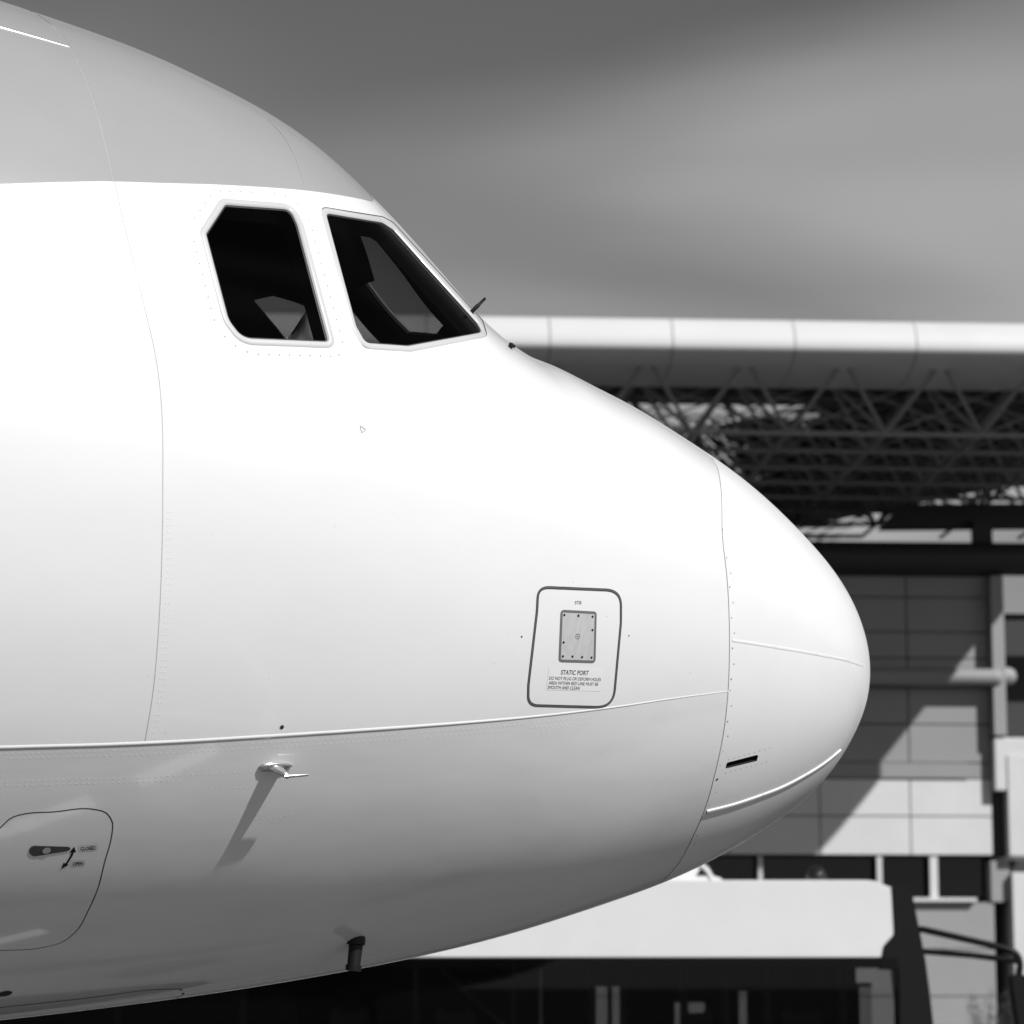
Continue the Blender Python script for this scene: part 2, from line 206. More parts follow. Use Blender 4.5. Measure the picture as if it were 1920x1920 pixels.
     "seam_a":[[3.6349,62.48],[3.6194,57.7],[3.6054,53.54],[3.5935,49.77],[3.5862,46.16],[3.5806,42.85],[3.575,39.84],[3.5696,37.04],[3.5651,34.41],[3.5611,31.91],[3.5566,29.55],[3.5523,27.29],[3.5475,25.13],[3.5416,23.07],[3.5351,21.08],[3.5279,19.16],[3.5199,17.3],[3.5112,15.49],[3.502,13.72],[3.4922,11.99],[3.4818,10.29],[3.4711,8.62],[3.4603,6.96],[3.4489,5.33],[3.4377,3.7],[3.428,2.07],[3.4198,0.43],[3.4129,-0.98],[3.4075,-2.3],[3.4031,-3.63],[3.3994,-4.96],[3.3967,-6.29],[3.3944,-7.63],[3.392,-8.96],[3.3893,-10.29],[3.3865,-11.63],[3.3836,-12.96],[3.3808,-14.3],[3.3781,-15.65],[3.3754,-17.0],[3.3727,-18.37],[3.3701,-19.74],[3.3675,-21.12],[3.3652,-22.51],[3.3631,-23.91],[3.3609,-25.34],[3.359,-26.77],[3.3575,-28.23],[3.3569,-29.7],[3.3575,-31.18],[3.3587,-32.69],[3.3595,-34.23]],
     "seam_top":[[3.8425,48.82],[3.7944,48.84],[3.7459,48.9],[3.697,48.98],[3.6478,49.08],[3.5982,49.23]],
     "seam_b":[[2.8408,52.19],[2.8315,50.65],[2.8219,49.19],[2.8162,47.49],[2.8133,45.66],[2.8117,43.81],[2.8114,42.0],[2.812,40.21],[2.8131,38.49],[2.8146,36.81],[2.8153,35.22]],
     "grey":[[3.9343,19.59],[3.8999,19.92],[3.8652,20.27],[3.8303,20.62],[3.7952,20.98],[3.7599,21.34],[3.7244,21.72],[3.6887,22.1],[3.6527,22.5],[3.6166,22.89],[3.5802,23.29],[3.5437,23.66],[3.507,24.03],[3.4702,24.4],[3.4331,24.77],[3.3957,25.17],[3.3581,25.59],[3.3201,26.03],[3.2818,26.5],[3.2431,26.99],[3.2042,27.51],[3.1649,28.04],[3.1252,28.6],[3.0851,29.19],[3.0445,29.83],[3.0035,30.49],[2.962,31.18],[2.9199,31.91],[2.8773,32.68],[2.8342,33.49],[2.7904,34.36],[2.7458,35.32],[2.7,36.41],[2.6526,37.7],[2.6025,39.34],[2.5482,41.53],[2.4847,44.93]],
     "radome":[[1.0074,41.26],[1.0359,32.89],[1.0697,25.08],[1.0915,18.87],[1.1078,13.45],[1.1197,8.56],[1.1262,4.1],[1.126,0.03],[1.1202,-1.77],[1.1122,-3.53],[1.1039,-5.29],[1.0969,-7.09],[1.0903,-8.91],[1.0841,-10.75],[1.078,-12.61],[1.0719,-14.49],[1.0659,-16.39],[1.0599,-18.32],[1.054,-20.28],[1.0481,-22.27],[1.042,-24.3],[1.0362,-26.37],[1.0311,-28.48],[1.0265,-30.64],[1.0224,-32.85],[1.0189,-35.12],[1.016,-37.44],[1.0133,-39.83],[1.01,-42.31],[1.0055,-44.9],[1.0011,-47.61],[0.9982,-50.41],[0.9968,-53.3],[0.9955,-56.36],[0.9918,-59.72],[0.9847,-63.53],[0.9774,-67.71],[0.9732,-72.16],[0.9534,-78.72]],
     "strip_up":[[1.0519,-16.06],[1.024,-15.93],[0.9958,-15.79],[0.9675,-15.66],[0.9388,-15.52],[0.91,-15.38],[0.8808,-15.24],[0.8514,-15.09],[0.8218,-14.94],[0.7918,-14.77],[0.7616,-14.59],[0.7309,-14.39],[0.7,-14.18],[0.6686,-13.96],[0.6367,-13.72],[0.6044,-13.47],[0.5715,-13.19],[0.5379,-12.89],[0.5035,-12.53],[0.4681,-12.1],[0.4319,-11.63],[0.3946,-11.1],[0.3558,-10.52],[0.315,-9.88],[0.2709,-9.09],[0.2205,-7.92]],
     "strip_low":[[0.9865,-50.19],[0.9612,-50.15],[0.9355,-50.13],[0.9097,-50.12],[0.8838,-50.1],[0.8579,-50.07],[0.8323,-50.02],[0.8066,-49.96],[0.781,-49.89],[0.7552,-49.83],[0.7293,-49.77],[0.7031,-49.73],[0.6765,-49.71],[0.6498,-49.69],[0.6231,-49.67],[0.5968,-49.6],[0.5709,-49.49],[0.5453,-49.33],[0.5199,-49.13],[0.4945,-48.9],[0.4693,-48.65],[0.4439,-48.37],[0.4185,-48.06],[0.3933,-47.71],[0.3683,-47.31],[0.3437,-46.85],[0.3196,-46.31],[0.295,-45.77],[0.2681,-45.43]],
     "vent":[[0.9569,-40.05],[0.9618,-40.04],[0.9648,-39.93],[0.9657,-39.71],[0.9655,-39.02],[0.9648,-38.87],[0.9628,-38.78],[0.9596,-38.72],[0.9398,-38.57],[0.9198,-38.42],[0.8997,-38.26],[0.8794,-38.11],[0.859,-37.96],[0.8384,-37.81],[0.8177,-37.67],[0.8132,-37.68],[0.8094,-37.74],[0.8068,-37.8],[0.8048,-38.01],[0.8048,-38.51],[0.8048,-39.02],[0.8061,-39.16],[0.827,-39.28],[0.8459,-39.38],[0.8647,-39.49],[0.8834,-39.6],[0.9019,-39.71],[0.9203,-39.82],[0.9387,-39.94]],
     "port_line":[[1.9667,-15.79],[1.9665,-15.51],[1.9652,-15.26],[1.9626,-15.04],[1.9588,-14.84],[1.9538,-14.68],[1.9476,-14.54],[1.9402,-14.43],[1.9316,-14.35],[1.9218,-14.29],[1.9001,-14.2],[1.8784,-14.12],[1.8566,-14.02],[1.8346,-13.93],[1.8126,-13.84],[1.7905,-13.74],[1.7683,-13.64],[1.746,-13.53],[1.7235,-13.43],[1.701,-13.32],[1.6783,-13.2],[1.664,-13.16],[1.6512,-13.16],[1.64,-13.23],[1.6302,-13.35],[1.622,-13.53],[1.6154,-13.77],[1.6103,-14.07],[1.6067,-14.42],[1.6046,-14.84],[1.6031,-15.35],[1.6015,-15.86],[1.5998,-16.37],[1.5991,-16.62],[1.5984,-16.88],[1.598,-17.14],[1.5976,-17.4],[1.5974,-17.66],[1.5971,-18.36],[1.5966,-19.06],[1.5961,-19.77],[1.5954,-20.48],[1.5946,-21.19],[1.5937,-21.9],[1.5927,-22.62],[1.5916,-23.34],[1.5903,-24.06],[1.589,-24.79],[1.5875,-25.52],[1.5859,-26.26],[1.5857,-26.8],[1.5876,-27.27],[1.5916,-27.69],[1.5977,-28.05],[1.6059,-28.34],[1.6163,-28.57],[1.6288,-28.73],[1.6434,-28.83],[1.6601,-28.87],[1.6832,-28.88],[1.7062,-28.89],[1.7291,-28.9],[1.7518,-28.91],[1.7745,-28.93],[1.797,-28.94],[1.8194,-28.95],[1.8418,-28.96],[1.864,-28.97],[1.8861,-28.98],[1.9082,-28.99],[1.9167,-28.98],[1.9244,-28.93],[1.9313,-28.86],[1.9373,-28.76],[1.9424,-28.62],[1.9467,-28.45],[1.9502,-28.26],[1.9528,-28.03],[1.9546,-27.77],[1.9573,-27.22],[1.9599,-26.66],[1.9605,-26.53],[1.9609,-26.39],[1.9611,-26.26],[1.9619,-25.63],[1.9626,-25.0],[1.9631,-24.38],[1.9637,-23.76],[1.9641,-23.14],[1.9644,-22.53],[1.9647,-21.91],[1.9649,-21.3],[1.965,-20.7],[1.9651,-20.09],[1.965,-19.48],[1.9649,-18.88],[1.9647,-18.28],[1.9644,-17.68],[1.9644,-17.45],[1.9645,-17.23],[1.9647,-17.01],[1.965,-16.78],[1.9659,-16.29]],
     "port_plate":[[1.8615,-17.14],[1.8605,-16.95],[1.8569,-16.83],[1.8506,-16.77],[1.8298,-16.71],[1.8089,-16.64],[1.7879,-16.57],[1.7668,-16.5],[1.7456,-16.43],[1.7243,-16.35],[1.7179,-16.36],[1.7138,-16.46],[1.7121,-16.64],[1.7105,-17.27],[1.7088,-17.9],[1.707,-18.53],[1.7052,-19.17],[1.7032,-19.81],[1.7011,-20.45],[1.699,-21.09],[1.6968,-21.73],[1.6945,-22.38],[1.6951,-22.58],[1.6985,-22.71],[1.7049,-22.77],[1.7268,-22.82],[1.7486,-22.87],[1.7702,-22.91],[1.7918,-22.96],[1.8133,-23.01],[1.8347,-23.05],[1.8412,-23.03],[1.8454,-22.92],[1.8472,-22.73],[1.8492,-22.1],[1.851,-21.47],[1.8527,-20.85],[1.8544,-20.23],[1.856,-19.6],[1.8575,-18.99],[1.8589,-18.37],[1.8602,-17.75]],
     "port_screws":[[1.8482,-17.29],[1.7876,-17.1],[1.7262,-16.92],[1.7207,-18.63],[1.8385,-20.68],[1.8342,-22.44],[1.7931,-22.33],[1.7515,-22.27],[1.7102,-22.19]],
     "port_hub":[[1.782,-19.69]],
     "t_stb":[[1.8078,-15.73],[1.7794,-15.6],[1.808,-15.33]],
     "t_static":[[1.8324,-24.76],[1.712,-24.53],[1.8337,-24.17]],
     "t_l1":[[1.8786,-25.55],[1.6548,-25.2],[1.8796,-25.13]],
     "t_l2":[[1.8775,-26.15],[1.6628,-25.86],[1.8785,-25.73]],
     "t_l3":[[1.8789,-26.74],[1.7412,-26.58],[1.88,-26.31]],
     "t_plaque":[[1.8854,-24.03],[1.6534,-23.52],[1.6475,-26.62],[1.8839,-26.89]],
     "door":[[3.8607,-48.98],[3.8573,-48.29],[3.8548,-47.57],[3.8525,-46.87],[3.8494,-46.19],[3.8447,-45.56],[3.8378,-45.0],[3.8278,-44.52],[3.8149,-44.12],[3.8008,-43.75],[3.7876,-43.35],[3.7763,-42.88],[3.765,-42.43],[3.7504,-42.12],[3.7328,-41.94],[3.7145,-41.82],[3.6958,-41.74],[3.6765,-41.71],[3.6569,-41.7],[3.6373,-41.7],[3.6178,-41.68],[3.5985,-41.62],[3.5792,-41.54],[3.5599,-41.46],[3.5405,-41.4],[3.5209,-41.38],[3.501,-41.42],[3.4807,-41.53],[3.4594,-41.68],[3.44,-41.97],[3.4232,-42.53],[3.411,-43.19],[3.4062,-43.9],[3.4041,-44.63],[3.4027,-45.35],[3.4028,-46.08],[3.4036,-46.8],[3.4046,-47.54],[3.4049,-48.29],[3.4044,-49.06],[3.4036,-49.85],[3.403,-50.66],[3.4029,-51.46],[3.4039,-52.27],[3.4059,-53.08],[3.4086,-53.89],[3.4118,-54.7],[3.4152,-55.53],[3.4179,-56.4],[3.4212,-57.27],[3.4267,-58.09],[3.4356,-58.81],[3.4465,-59.46],[3.4585,-60.07],[3.4731,-60.53],[3.4906,-60.8],[3.5097,-60.97],[3.5286,-61.12],[3.5477,-61.24],[3.5674,-61.3],[3.5875,-61.31],[3.6079,-61.29],[3.6285,-61.23],[3.6492,-61.16],[3.6698,-61.09],[3.6904,-61.03],[3.7115,-61.05],[3.7327,-61.07],[3.7537,-61.02],[3.7741,-60.82],[3.7935,-60.38],[3.8126,-59.69],[3.8314,-58.83],[3.8487,-57.89],[3.8632,-56.97],[3.874,-56.14],[3.8804,-55.31],[3.8831,-54.49],[3.8827,-53.67],[3.8802,-52.85],[3.8762,-52.05],[3.8715,-51.25],[3.8668,-50.48],[3.863,-49.72]],
     "latch":[[3.6529,-45.63],[3.6602,-45.6],[3.6668,-45.65],[3.6718,-45.77],[3.6748,-45.95],[3.6753,-46.18],[3.6732,-46.41],[3.6688,-46.62],[3.6627,-46.8],[3.6555,-46.91],[3.6482,-46.94],[3.5407,-46.43],[3.5347,-46.24],[3.5383,-45.96],[3.5479,-45.88]],
     "latch_hub":[[3.6159,-46.25]],
     "arrow":[[3.5239,-46.09],[3.5257,-47.07],[3.5344,-47.95],[3.5466,-48.6]],
     "t_closed":[[3.4997,-46.46],[3.4481,-46.4],[3.5021,-46.0]],
     "t_open":[[3.5141,-48.41],[3.4779,-48.37],[3.5167,-47.94]],
     "box_closed":[[3.504,-46.64],[3.5086,-45.85],[3.4465,-45.82],[3.4423,-46.56]],
     "box_open":[[3.5203,-48.58],[3.5237,-47.78],[3.4765,-47.76],[3.4732,-48.53]],
     "belly":[[3.6572,-76.61],[3.6274,-76.61],[3.5977,-76.61],[3.5678,-76.61],[3.538,-76.6],[3.5081,-76.59],[3.4782,-76.57],[3.4483,-76.55],[3.4182,-76.53],[3.3881,-76.51],[3.3579,-76.5],[3.3276,-76.49],[3.2972,-76.49],[3.2666,-76.5],[3.2363,-76.45],[3.2064,-76.35],[3.1765,-76.24],[3.1466,-76.12],[3.1163,-76.04],[3.0855,-76.02],[3.054,-76.09],[3.0215,-76.28],[2.9876,-76.62],[2.9524,-77.1],[2.9155,-77.79],[2.8758,-81.58],[2.8779,-85.12]],
     "probe":[[2.9335,-37.02],[2.8271,-36.93],[2.8806,-36.82],[2.8987,-37.28]],
     "drain":[[2.3236,-68.08]],
     "disc":[[3.5965,-71.55]],
     "holes":[[2.8861,-32.37],[2.0162,-20.58],[1.5557,-18.59],[2.2102,-35.44]],
     "tri":[[2.6993,-0.96],[2.6764,-1.26],[2.6923,-1.66]],
     "dots_radome":[[1.0971,10.89],[1.1256,2.95],[1.1036,-2.94],[1.0818,-5.14],[1.0842,-7.47],[1.063,-9.79],[1.0655,-12.36],[1.0458,-14.75],[1.0469,-17.33],[1.0306,-19.95],[1.0337,-22.67],[1.0339,-22.64],[1.0291,-24.62],[1.0103,-27.39],[1.0147,-30.38],[0.9965,-33.2],[1.0027,-36.27],[0.9977,-39.27],[0.9913,-42.35],[0.9755,-45.43],[0.9846,-48.54],[0.9789,-54.87],[0.9762,-57.15],[0.9619,-60.25]],
     "dots_vent":[[0.9609,-38.09],[0.9357,-37.86],[0.9102,-37.64],[0.8845,-37.41],[0.8586,-37.19],[0.8324,-36.97],[0.806,-36.75],[0.7792,-36.53],[0.7522,-36.32],[0.9577,-41.09],[0.9322,-40.9],[0.9066,-40.72],[0.8807,-40.54],[0.8545,-40.37],[0.8282,-40.2],[0.8015,-40.05],[0.7745,-39.9],[0.7472,-39.76]],
     "dots_aft":[[3.2804,17.96],[3.2749,16.51],[3.2672,15.07],[3.2597,13.67],[3.2519,12.28],[3.2439,10.9],[3.2355,9.53],[3.2252,8.15],[3.1893,6.37],[3.1522,5.52],[3.1106,5.07],[3.0709,5.07],[3.0335,5.35],[2.9953,5.62],[2.9582,5.91],[2.9194,6.23],[2.8828,6.52],[2.8442,6.82],[2.8064,7.15],[2.7741,7.72],[2.758,9.68],[2.7662,11.21],[2.775,12.74],[2.7836,14.3],[2.7905,15.85],[2.7979,17.44],[2.8045,19.08],[2.8128,20.67],[2.8164,22.4],[2.8222,24.19],[2.8254,26.03],[2.8292,27.89],[2.86,30.27],[2.9042,30.88],[2.9494,30.24],[2.9939,29.53],[3.0372,28.9],[3.0814,28.23],[3.1235,27.58],[3.1595,27.08],[3.2701,21.37],[3.2467,22.77],[3.2237,24.22],[3.2001,25.71]],
     "riv":[[[3.8345,-35.41],[3.7311,-35.31],[3.6266,-35.22],[3.5208,-35.12],[3.4139,-35.02],[3.306,-34.87],[3.1971,-34.67],[3.0867,-34.46],[2.9749,-34.25],[2.8614,-34.01],[2.7462,-33.75],[2.6293,-33.49],[2.5106,-33.2],[2.3902,-32.88],[2.2677,-32.53],[2.143,-32.15],[2.016,-31.71],[1.8868,-31.2],[1.7549,-30.61],[1.6196,-29.94]],[[3.7972,-35.86],[3.6979,-35.78],[3.5976,-35.69],[3.4962,-35.6],[3.3936,-35.52],[3.2903,-35.37],[3.186,-35.17],[3.0804,-34.98],[2.9733,-34.79],[2.8648,-34.57],[2.7548,-34.33],[2.6432,-34.09],[2.5299,-33.83],[2.4151,-33.54],[2.2985,-33.24],[2.1799,-32.89],[2.0595,-32.5],[1.9367,-32.07],[1.8117,-31.57],[1.6843,-30.96]],[[3.8183,-38.27],[3.7204,-38.21],[3.6215,-38.15],[3.5216,-38.09],[3.4207,-38.03],[3.3187,-37.95],[3.216,-37.8],[3.1121,-37.64],[3.0069,-37.49],[2.9002,-37.32],[2.7922,-37.13]],[[3.8157,-38.72],[3.7195,-38.67],[3.6224,-38.61],[3.5242,-38.56],[3.4251,-38.5],[3.3249,-38.44],[3.2241,-38.3]],[[3.367,-12.04],[3.3626,-13.93],[3.358,-15.82],[3.3539,-17.73],[3.3502,-19.66],[3.3468,-21.61],[3.3436,-23.58],[3.3401,-25.58],[3.337,-27.62],[3.3351,-29.68],[3.3352,-31.79],[3.3354,-33.94]],[[3.358,-12.02],[3.3519,-13.9],[3.3457,-15.8],[3.3409,-17.71],[3.3372,-19.64],[3.3341,-21.59],[3.3309,-23.57],[3.3272,-25.57],[3.324,-27.61],[3.3224,-29.68],[3.3233,-31.79],[3.3244,-33.94]],[[3.477,0.73],[3.4139,1.22]],[[3.4136,0.48],[3.1929,1.45]],[[3.4493,-0.36],[3.3586,-0.15]],[[2.9413,-43.41],[2.8258,-43.23],[2.7218,-42.6]],[[3.0951,-39.32],[2.971,-39.33],[2.8574,-38.96]],[[3.5222,-54.25],[3.4976,-49.67]],[[3.7322,-43.9],[3.4642,-43.69]],[[1.9041,-32.49],[1.6378,-30.84]]],
     "wiper":[[-2.1422,-1.2829,4.1635],[-2.0999,-1.2991,4.2099],[-2.1228,-1.2903,4.1848]],
     "stop":[[-1.9819,-1.2368,4.0511],[-1.9775,-1.2385,4.0686],[-1.965,-1.2432,4.0559]]}
sq = np.sqrt
def pchip(xk, yk, x):
    xk = np.asarray(xk, float); yk = np.asarray(yk, float); h = np.diff(xk); d = np.diff(yk)/h
    m = np.zeros(len(xk)); m[0] = d[0]; m[-1] = d[-1]; m[1:-1] = (d[:-1]*h[1:]+d[1:]*h[:-1])/(h[1:]+h[:-1])
    x = np.asarray(x, float); i = np.clip(np.searchsorted(xk, x)-1, 0, len(h)-1); t = (x-xk[i])/h[i]; t2 = t*t; t3 = t2*t
    return (2*t3-3*t2+1)*yk[i]+(t3-2*t2+t)*h[i]*m[i]+(-2*t3+3*t2)*yk[i+1]+(t3-t2)*h[i]*m[i+1]
# fuselage profiles against distance s aft of the nose tip: crown, keel, half width, knuckle height
ut2=[0,.022,.09,.25,.49,.81,1.102,1.322,1.488,1.638,1.796,2.016,2.25,2.56,3.062,3.61,4.41,5.3,6.5,10.5]
ZT=[3.019,3.168,3.315,3.512,3.695,3.891,4.022,4.112,4.167,4.219,4.263,4.413,4.687,4.996,5.242,5.389,5.521,5.615,5.67,5.69]
ub2=[0,.022,.09,.25,.49,.81,1.21,1.69,2.56,3.61,4.84,6.5,10.5]
ZB=[3.019,2.898,2.771,2.569,2.4,2.236,2.096,1.96,1.797,1.669,1.569,1.50,1.48]
uw2=[0,.02,.1,.3,.5,.8,1.2,1.6,2,2.5,3,3.5,4,5,6.25,10.5]
WW=[0,.16,.36,.62,.79,.99,1.21,1.39,1.53,1.67,1.78,1.86,1.92,1.97,1.975,1.975]
CS=[0,1.04,1.312,1.555,1.918,2.239,2.545,2.935,3.361,3.838,5,10.5]
CZc=[2.95,2.87,2.83,2.79,2.73,2.69,2.66,2.62,2.58,2.55,2.51,2.49]
def prof(s):
    u = sq(np.maximum(s, 0)); zt = pchip(sq(ut2), ZT, u); zb = pchip(sq(ub2), ZB, u); w = pchip(sq(uw2), WW, u)
    zm = np.minimum(3.019+(3.75-3.019)*(1-np.exp(-s/1.6))/(1-np.exp(-2.5)), 3.75)
    zc = np.interp(s, CS, CZc); e = np.clip((s-1.0)/1.6, 0, 1); return zt, zb, w, zm, zc, .09*e*e*(3-2*e)
def surf(s, t, mode=0):
    s = np.asarray(s, float); t = np.asarray(t, float); zt, zb, w, zm, zc, k = prof(s); st = np.sin(t); ct = np.cos(t)
    z = zm+np.where(st > 0, (zt-zm)*st, (zm-zb)*st); d = zc-z
    if mode == 0: d = np.maximum(d, 0)
    elif mode == 1: d = d*0
    return np.stack([-s, -w*ct*(1-k*d), z], -1)
def to_st(P):
    P = np.asarray(P, float); s = np.maximum(-P[..., 0], 1e-6); z = P[..., 2]; zt, zb, w, zm, zc, k = prof(s)
    c = -P[..., 1]/(np.maximum(w, 1e-6)*(1-k*np.maximum(zc-z, 0))); sn = np.where(z > zm, (z-zm)/np.maximum(zt-zm, 1e-6), (z-zm)/np.maximum(zm-zb, 1e-6))
    return s, np.arctan2(sn, c)
def norm(s, t, mode=0):
    u = sq(np.maximum(np.asarray(s, float), 1e-5)); t = np.asarray(t, float); e = 1e-3
    a = surf((u+e)**2, t, mode)-surf(np.maximum(u-e, 1e-4)**2, t, mode); c = surf(u*u, t+e, mode)-surf(u*u, t-e, mode)
    n = np.cross(a, c); l = np.linalg.norm(n, axis=-1, keepdims=True); n = n/np.maximum(l, 1e-12)
    ref = surf(u*u, t, mode)-np.stack([-u*u-.3, 0*u, prof(u*u)[3]], -1)
    return np.where((n*ref).sum(-1, keepdims=True) < 0, -n, n)
def ST(key): return np.array(D[key], float)*np.array([1, math.pi/180])
def P3(a, h=0., mode=0):
    a = np.asarray(a, float); return surf(a[..., 0], a[..., 1], mode)+h*norm(a[..., 0], a[..., 1], mode)

plane = empty('airliner', (1.40039679, 12.3, 0), R(21))
tag(plane, 'white airliner nose with grey crown and drooped radome, parked on the apron', 'airplane')

def offs(a, d, closed):
    P = P3(a); n = norm(a[:, 0], a[:, 1])
    T = (np.roll(P, -1, 0)-np.roll(P, 1, 0)) if closed else np.gradient(P, axis=0)
    T /= np.linalg.norm(T, axis=1, keepdims=True); o = np.cross(T, n)
    if closed:
        c = P.mean(0)
        if ((P-c)*o).sum() < 0: o = -o
    return P, n, o
def profile_strip(name, a, prof_, m, parent, closed, mode_smooth=True, scale=None):
    P, n, o = offs(a, 0, closed); V = []; k = len(prof_); N_ = len(P)
    for i in range(N_):
        e = 1. if scale is None else scale(a[i][0])
        for (d, h) in prof_: V.append(P[i]+o[i]*d*e+n[i]*h*e)
    Fc = []
    for i in range(N_ if closed else N_-1):
        j = (i+1) % N_
        for q in range(k-1): Fc.append((i*k+q, j*k+q, j*k+q+1, i*k+q+1))
    ob = mobj(name, V, Fc, m, parent, smooth=mode_smooth)
    bm = bmesh.new(); bm.from_mesh(ob.data); bmesh.ops.recalc_face_normals(bm, faces=bm.faces[:]); bm.to_mesh(ob.data); bm.free()
    if mode_smooth: ob.data.set_sharp_from_angle(angle=R(35))
    return ob
def strip_poly(a, hw, closed=False):
    P, n, o = offs(a, 0, closed)
    A = np.stack(to_st(P+o*hw), 1); B = np.stack(to_st(P-o*hw), 1)
    return (A, B) if closed else np.concatenate([A, B[::-1]])
def deg(*p): return np.array(p, float)*np.array([1, math.pi/180])

# ---- outlines on the skin
rad = np.concatenate([deg((.955, 90), (.96, 75), (.975, 60), (.99, 50)), ST('radome'), deg((.92, -90))])
crease = np.concatenate([deg((10.4, -36.2), (7, -35.6), (5, -35.2)), ST('crease')])
sa = np.concatenate([deg((3.67, 90), (3.66, 76)), ST('seam_a')])
stop_ = np.concatenate([deg((10.4, 50.5), (6, 51)), ST('seam_top')])
gl = np.concatenate([deg((10.4, 13), (6, 15), (4.6, 17.6)), ST('grey'), deg((2.425, 52), (2.39, 62), (2.37, 75), (2.36, 90))])
grey_poly = np.concatenate([gl, deg((10.5, 90.01), (10.5, 13))])
ws = []                                                         # windscreen, beyond the pillar
for (s_, t_) in [(2.40, 55), (2.335, 66), (2.255, 77), (2.2, 87.6), (2.08, 87.6), (1.95, 87.6), (1.90, 80), (1.91, 70), (1.955, 60), (2.02, 51), (2.2, 51), (2.33, 51.5)]:
    ws.append((s_, R(t_)))
ws = np.array(ws)
def dens(a, k=4):
    o = []
    for i in range(len(a)):
        for q in range(k): o.append(a[i]+(a[(i+1) % len(a)]-a[i])*q/k)
    return np.array(o)
ws = dens(ws, 5)
wi = dens(np.array([(s_, R(t_)) for (s_, t_) in [(2.33, 64), (2.285, 69), (2.20, 74), (2.135, 78), (2.135, 87), (2.05, 87), (1.955, 87), (1.93, 79), (1.95, 71), (1.985, 64), (2.15, 63)]]), 5)
holes = {'aft': ST('aft_pane'), 'slide': ST('slide_pane'), 'screen': ws}
vent = ST('vent'); door = ST('door')
seams = {'radome_joint': (rad, .0026), 'frame_joint': (sa, .0014), 'crown_joint': (stop_, .0022), 'roof_joint': (ST('seam_b'), .0010)}
loops = {'door_gap': (door, .0024), 'slide_gap': (ST('slide_gap'), .0014)}
KA, KB = 2.4, 1.35
def dom(a): return np.stack([sq(np.maximum(a[:, 0], 0))*KA, a[:, 1]*KB], 1)
def inpoly(pt, poly):
    x, y = pt[:, 0], pt[:, 1]; r = np.zeros(len(pt), bool); n = len(poly)
    x0, y0 = poly.min(0); x1, y1 = poly.max(0); cand = np.where((x >= x0) & (x <= x1) & (y >= y0) & (y <= y1))[0]
    xc, yc = x[cand], y[cand]; rr = np.zeros(len(cand), bool)
    for i in range(n):
        xi, yi = poly[i]; xj, yj = poly[i-1]
        if yi == yj: continue
        rr ^= ((yi > yc) != (yj > yc)) & (xc < (xj-xi)*(yc-yi)/(yj-yi)+xi)
    r[cand] = rr; return r
pts = []; edges = []
def add_loop(q, closed=True):
    b0 = len(pts); q = np.array(q); q[:, 1] = np.clip(q[:, 1], -math.pi/2*KB, math.pi/2*KB)
    for p in q: pts.append(Vector((float(p[0]), float(p[1]))))
    n = len(q)
    for i in range(n if closed else n-1): edges.append((b0+i, b0+(i+1) % n))
polys = {}
for k, a in holes.items(): polys[k] = dom(a); add_loop(polys[k])
polys['screen_in'] = dom(wi); add_loop(polys['screen_in'])
polys['vent'] = dom(vent); add_loop(polys['vent'])
for k, (a, h) in seams.items(): polys[k] = dom(strip_poly(a, h)); add_loop(polys[k])
for k, (a, h) in loops.items():
    A, B = strip_poly(a, h, True); polys[k+'_o'] = dom(A); polys[k+'_i'] = dom(B); add_loop(dom(A)); add_loop(dom(B))
polys['grey'] = dom(grey_poly); add_loop(dom(gl), False)
add_loop(dom(crease), False)
na, nb = 150, 128
ag = np.concatenate([np.linspace(.004, math.sqrt(4.4), na), np.sqrt(np.linspace(4.6, 10.4, 30))])*KA
for j in range(nb+1):
    bb = (-math.pi/2+math.pi*j/nb)*KB; prev = None
    for i, a_ in enumerate(ag):
        sh = 0 if (j % 2 == 0 or i in (0, len(ag)-1)) else (ag[i+1]-a_)*.5 if i+1 < len(ag) else 0
        pts.append(Vector((float(a_+sh), float(bb))))
vv, ee, ff, *_ = delaunay_2d_cdt(pts, edges, [], 0, 1e-6)
vd = np.array([(v.x, v.y) for v in vv]); st = np.stack([(vd[:, 0]/KA)**2, vd[:, 1]/KB], 1)
fa = np.array([f for f in ff if len(f) == 3]); cen = vd[fa].mean(1); cst = np.stack([(cen[:, 0]/KA)**2, cen[:, 1]/KB], 1)
ar = np.abs(np.cross(vd[fa[:, 1]]-vd[fa[:, 0]], vd[fa[:, 2]]-vd[fa[:, 0]])); keep = ar > 1e-10
fa, cen, cst = fa[keep], cen[keep], cst[keep]
inh = {k: inpoly(cen, polys[k]) for k in list(holes)+['vent', 'grey']+list(seams)}
for k in loops: inh[k] = inpoly(cen, polys[k+'_o']) & ~inpoly(cen, polys[k+'_i'])
in_door = inpoly(cen, polys['door_gap_i']); in_slide = inpoly(cen, polys['slide_gap_i'])
o_ = np.argsort(crease[:, 0]); tc = np.interp(cst[:, 0], crease[o_, 0], crease[o_, 1])
o_ = np.argsort(rad[:, 1]); sr = np.interp(cst[:, 1], rad[o_, 1], rad[o_, 0])
o_ = np.argsort(sa[:, 1]); sA = np.interp(cst[:, 1], sa[o_, 1], sa[o_, 0])
o_ = np.argsort(stop_[:, 0]); tT = np.interp(cst[:, 0], stop_[o_, 0], stop_[o_, 1])
is_rad = cst[:, 0] < sr; low = (cst[:, 1] < tc) & ~is_rad; aftm = (cst[:, 0] > sA) & ~low & ~is_rad
anyhole = inh['aft'] | inh['slide'] | inh['screen'] | inh['vent']
seam_all = np.zeros(len(fa), bool)
for k in list(seams)+list(loops): seam_all |= inh[k]
seam_all &= ~anyhole
for k in ('frame_joint',): seam_all &= ~(inh[k] & low)
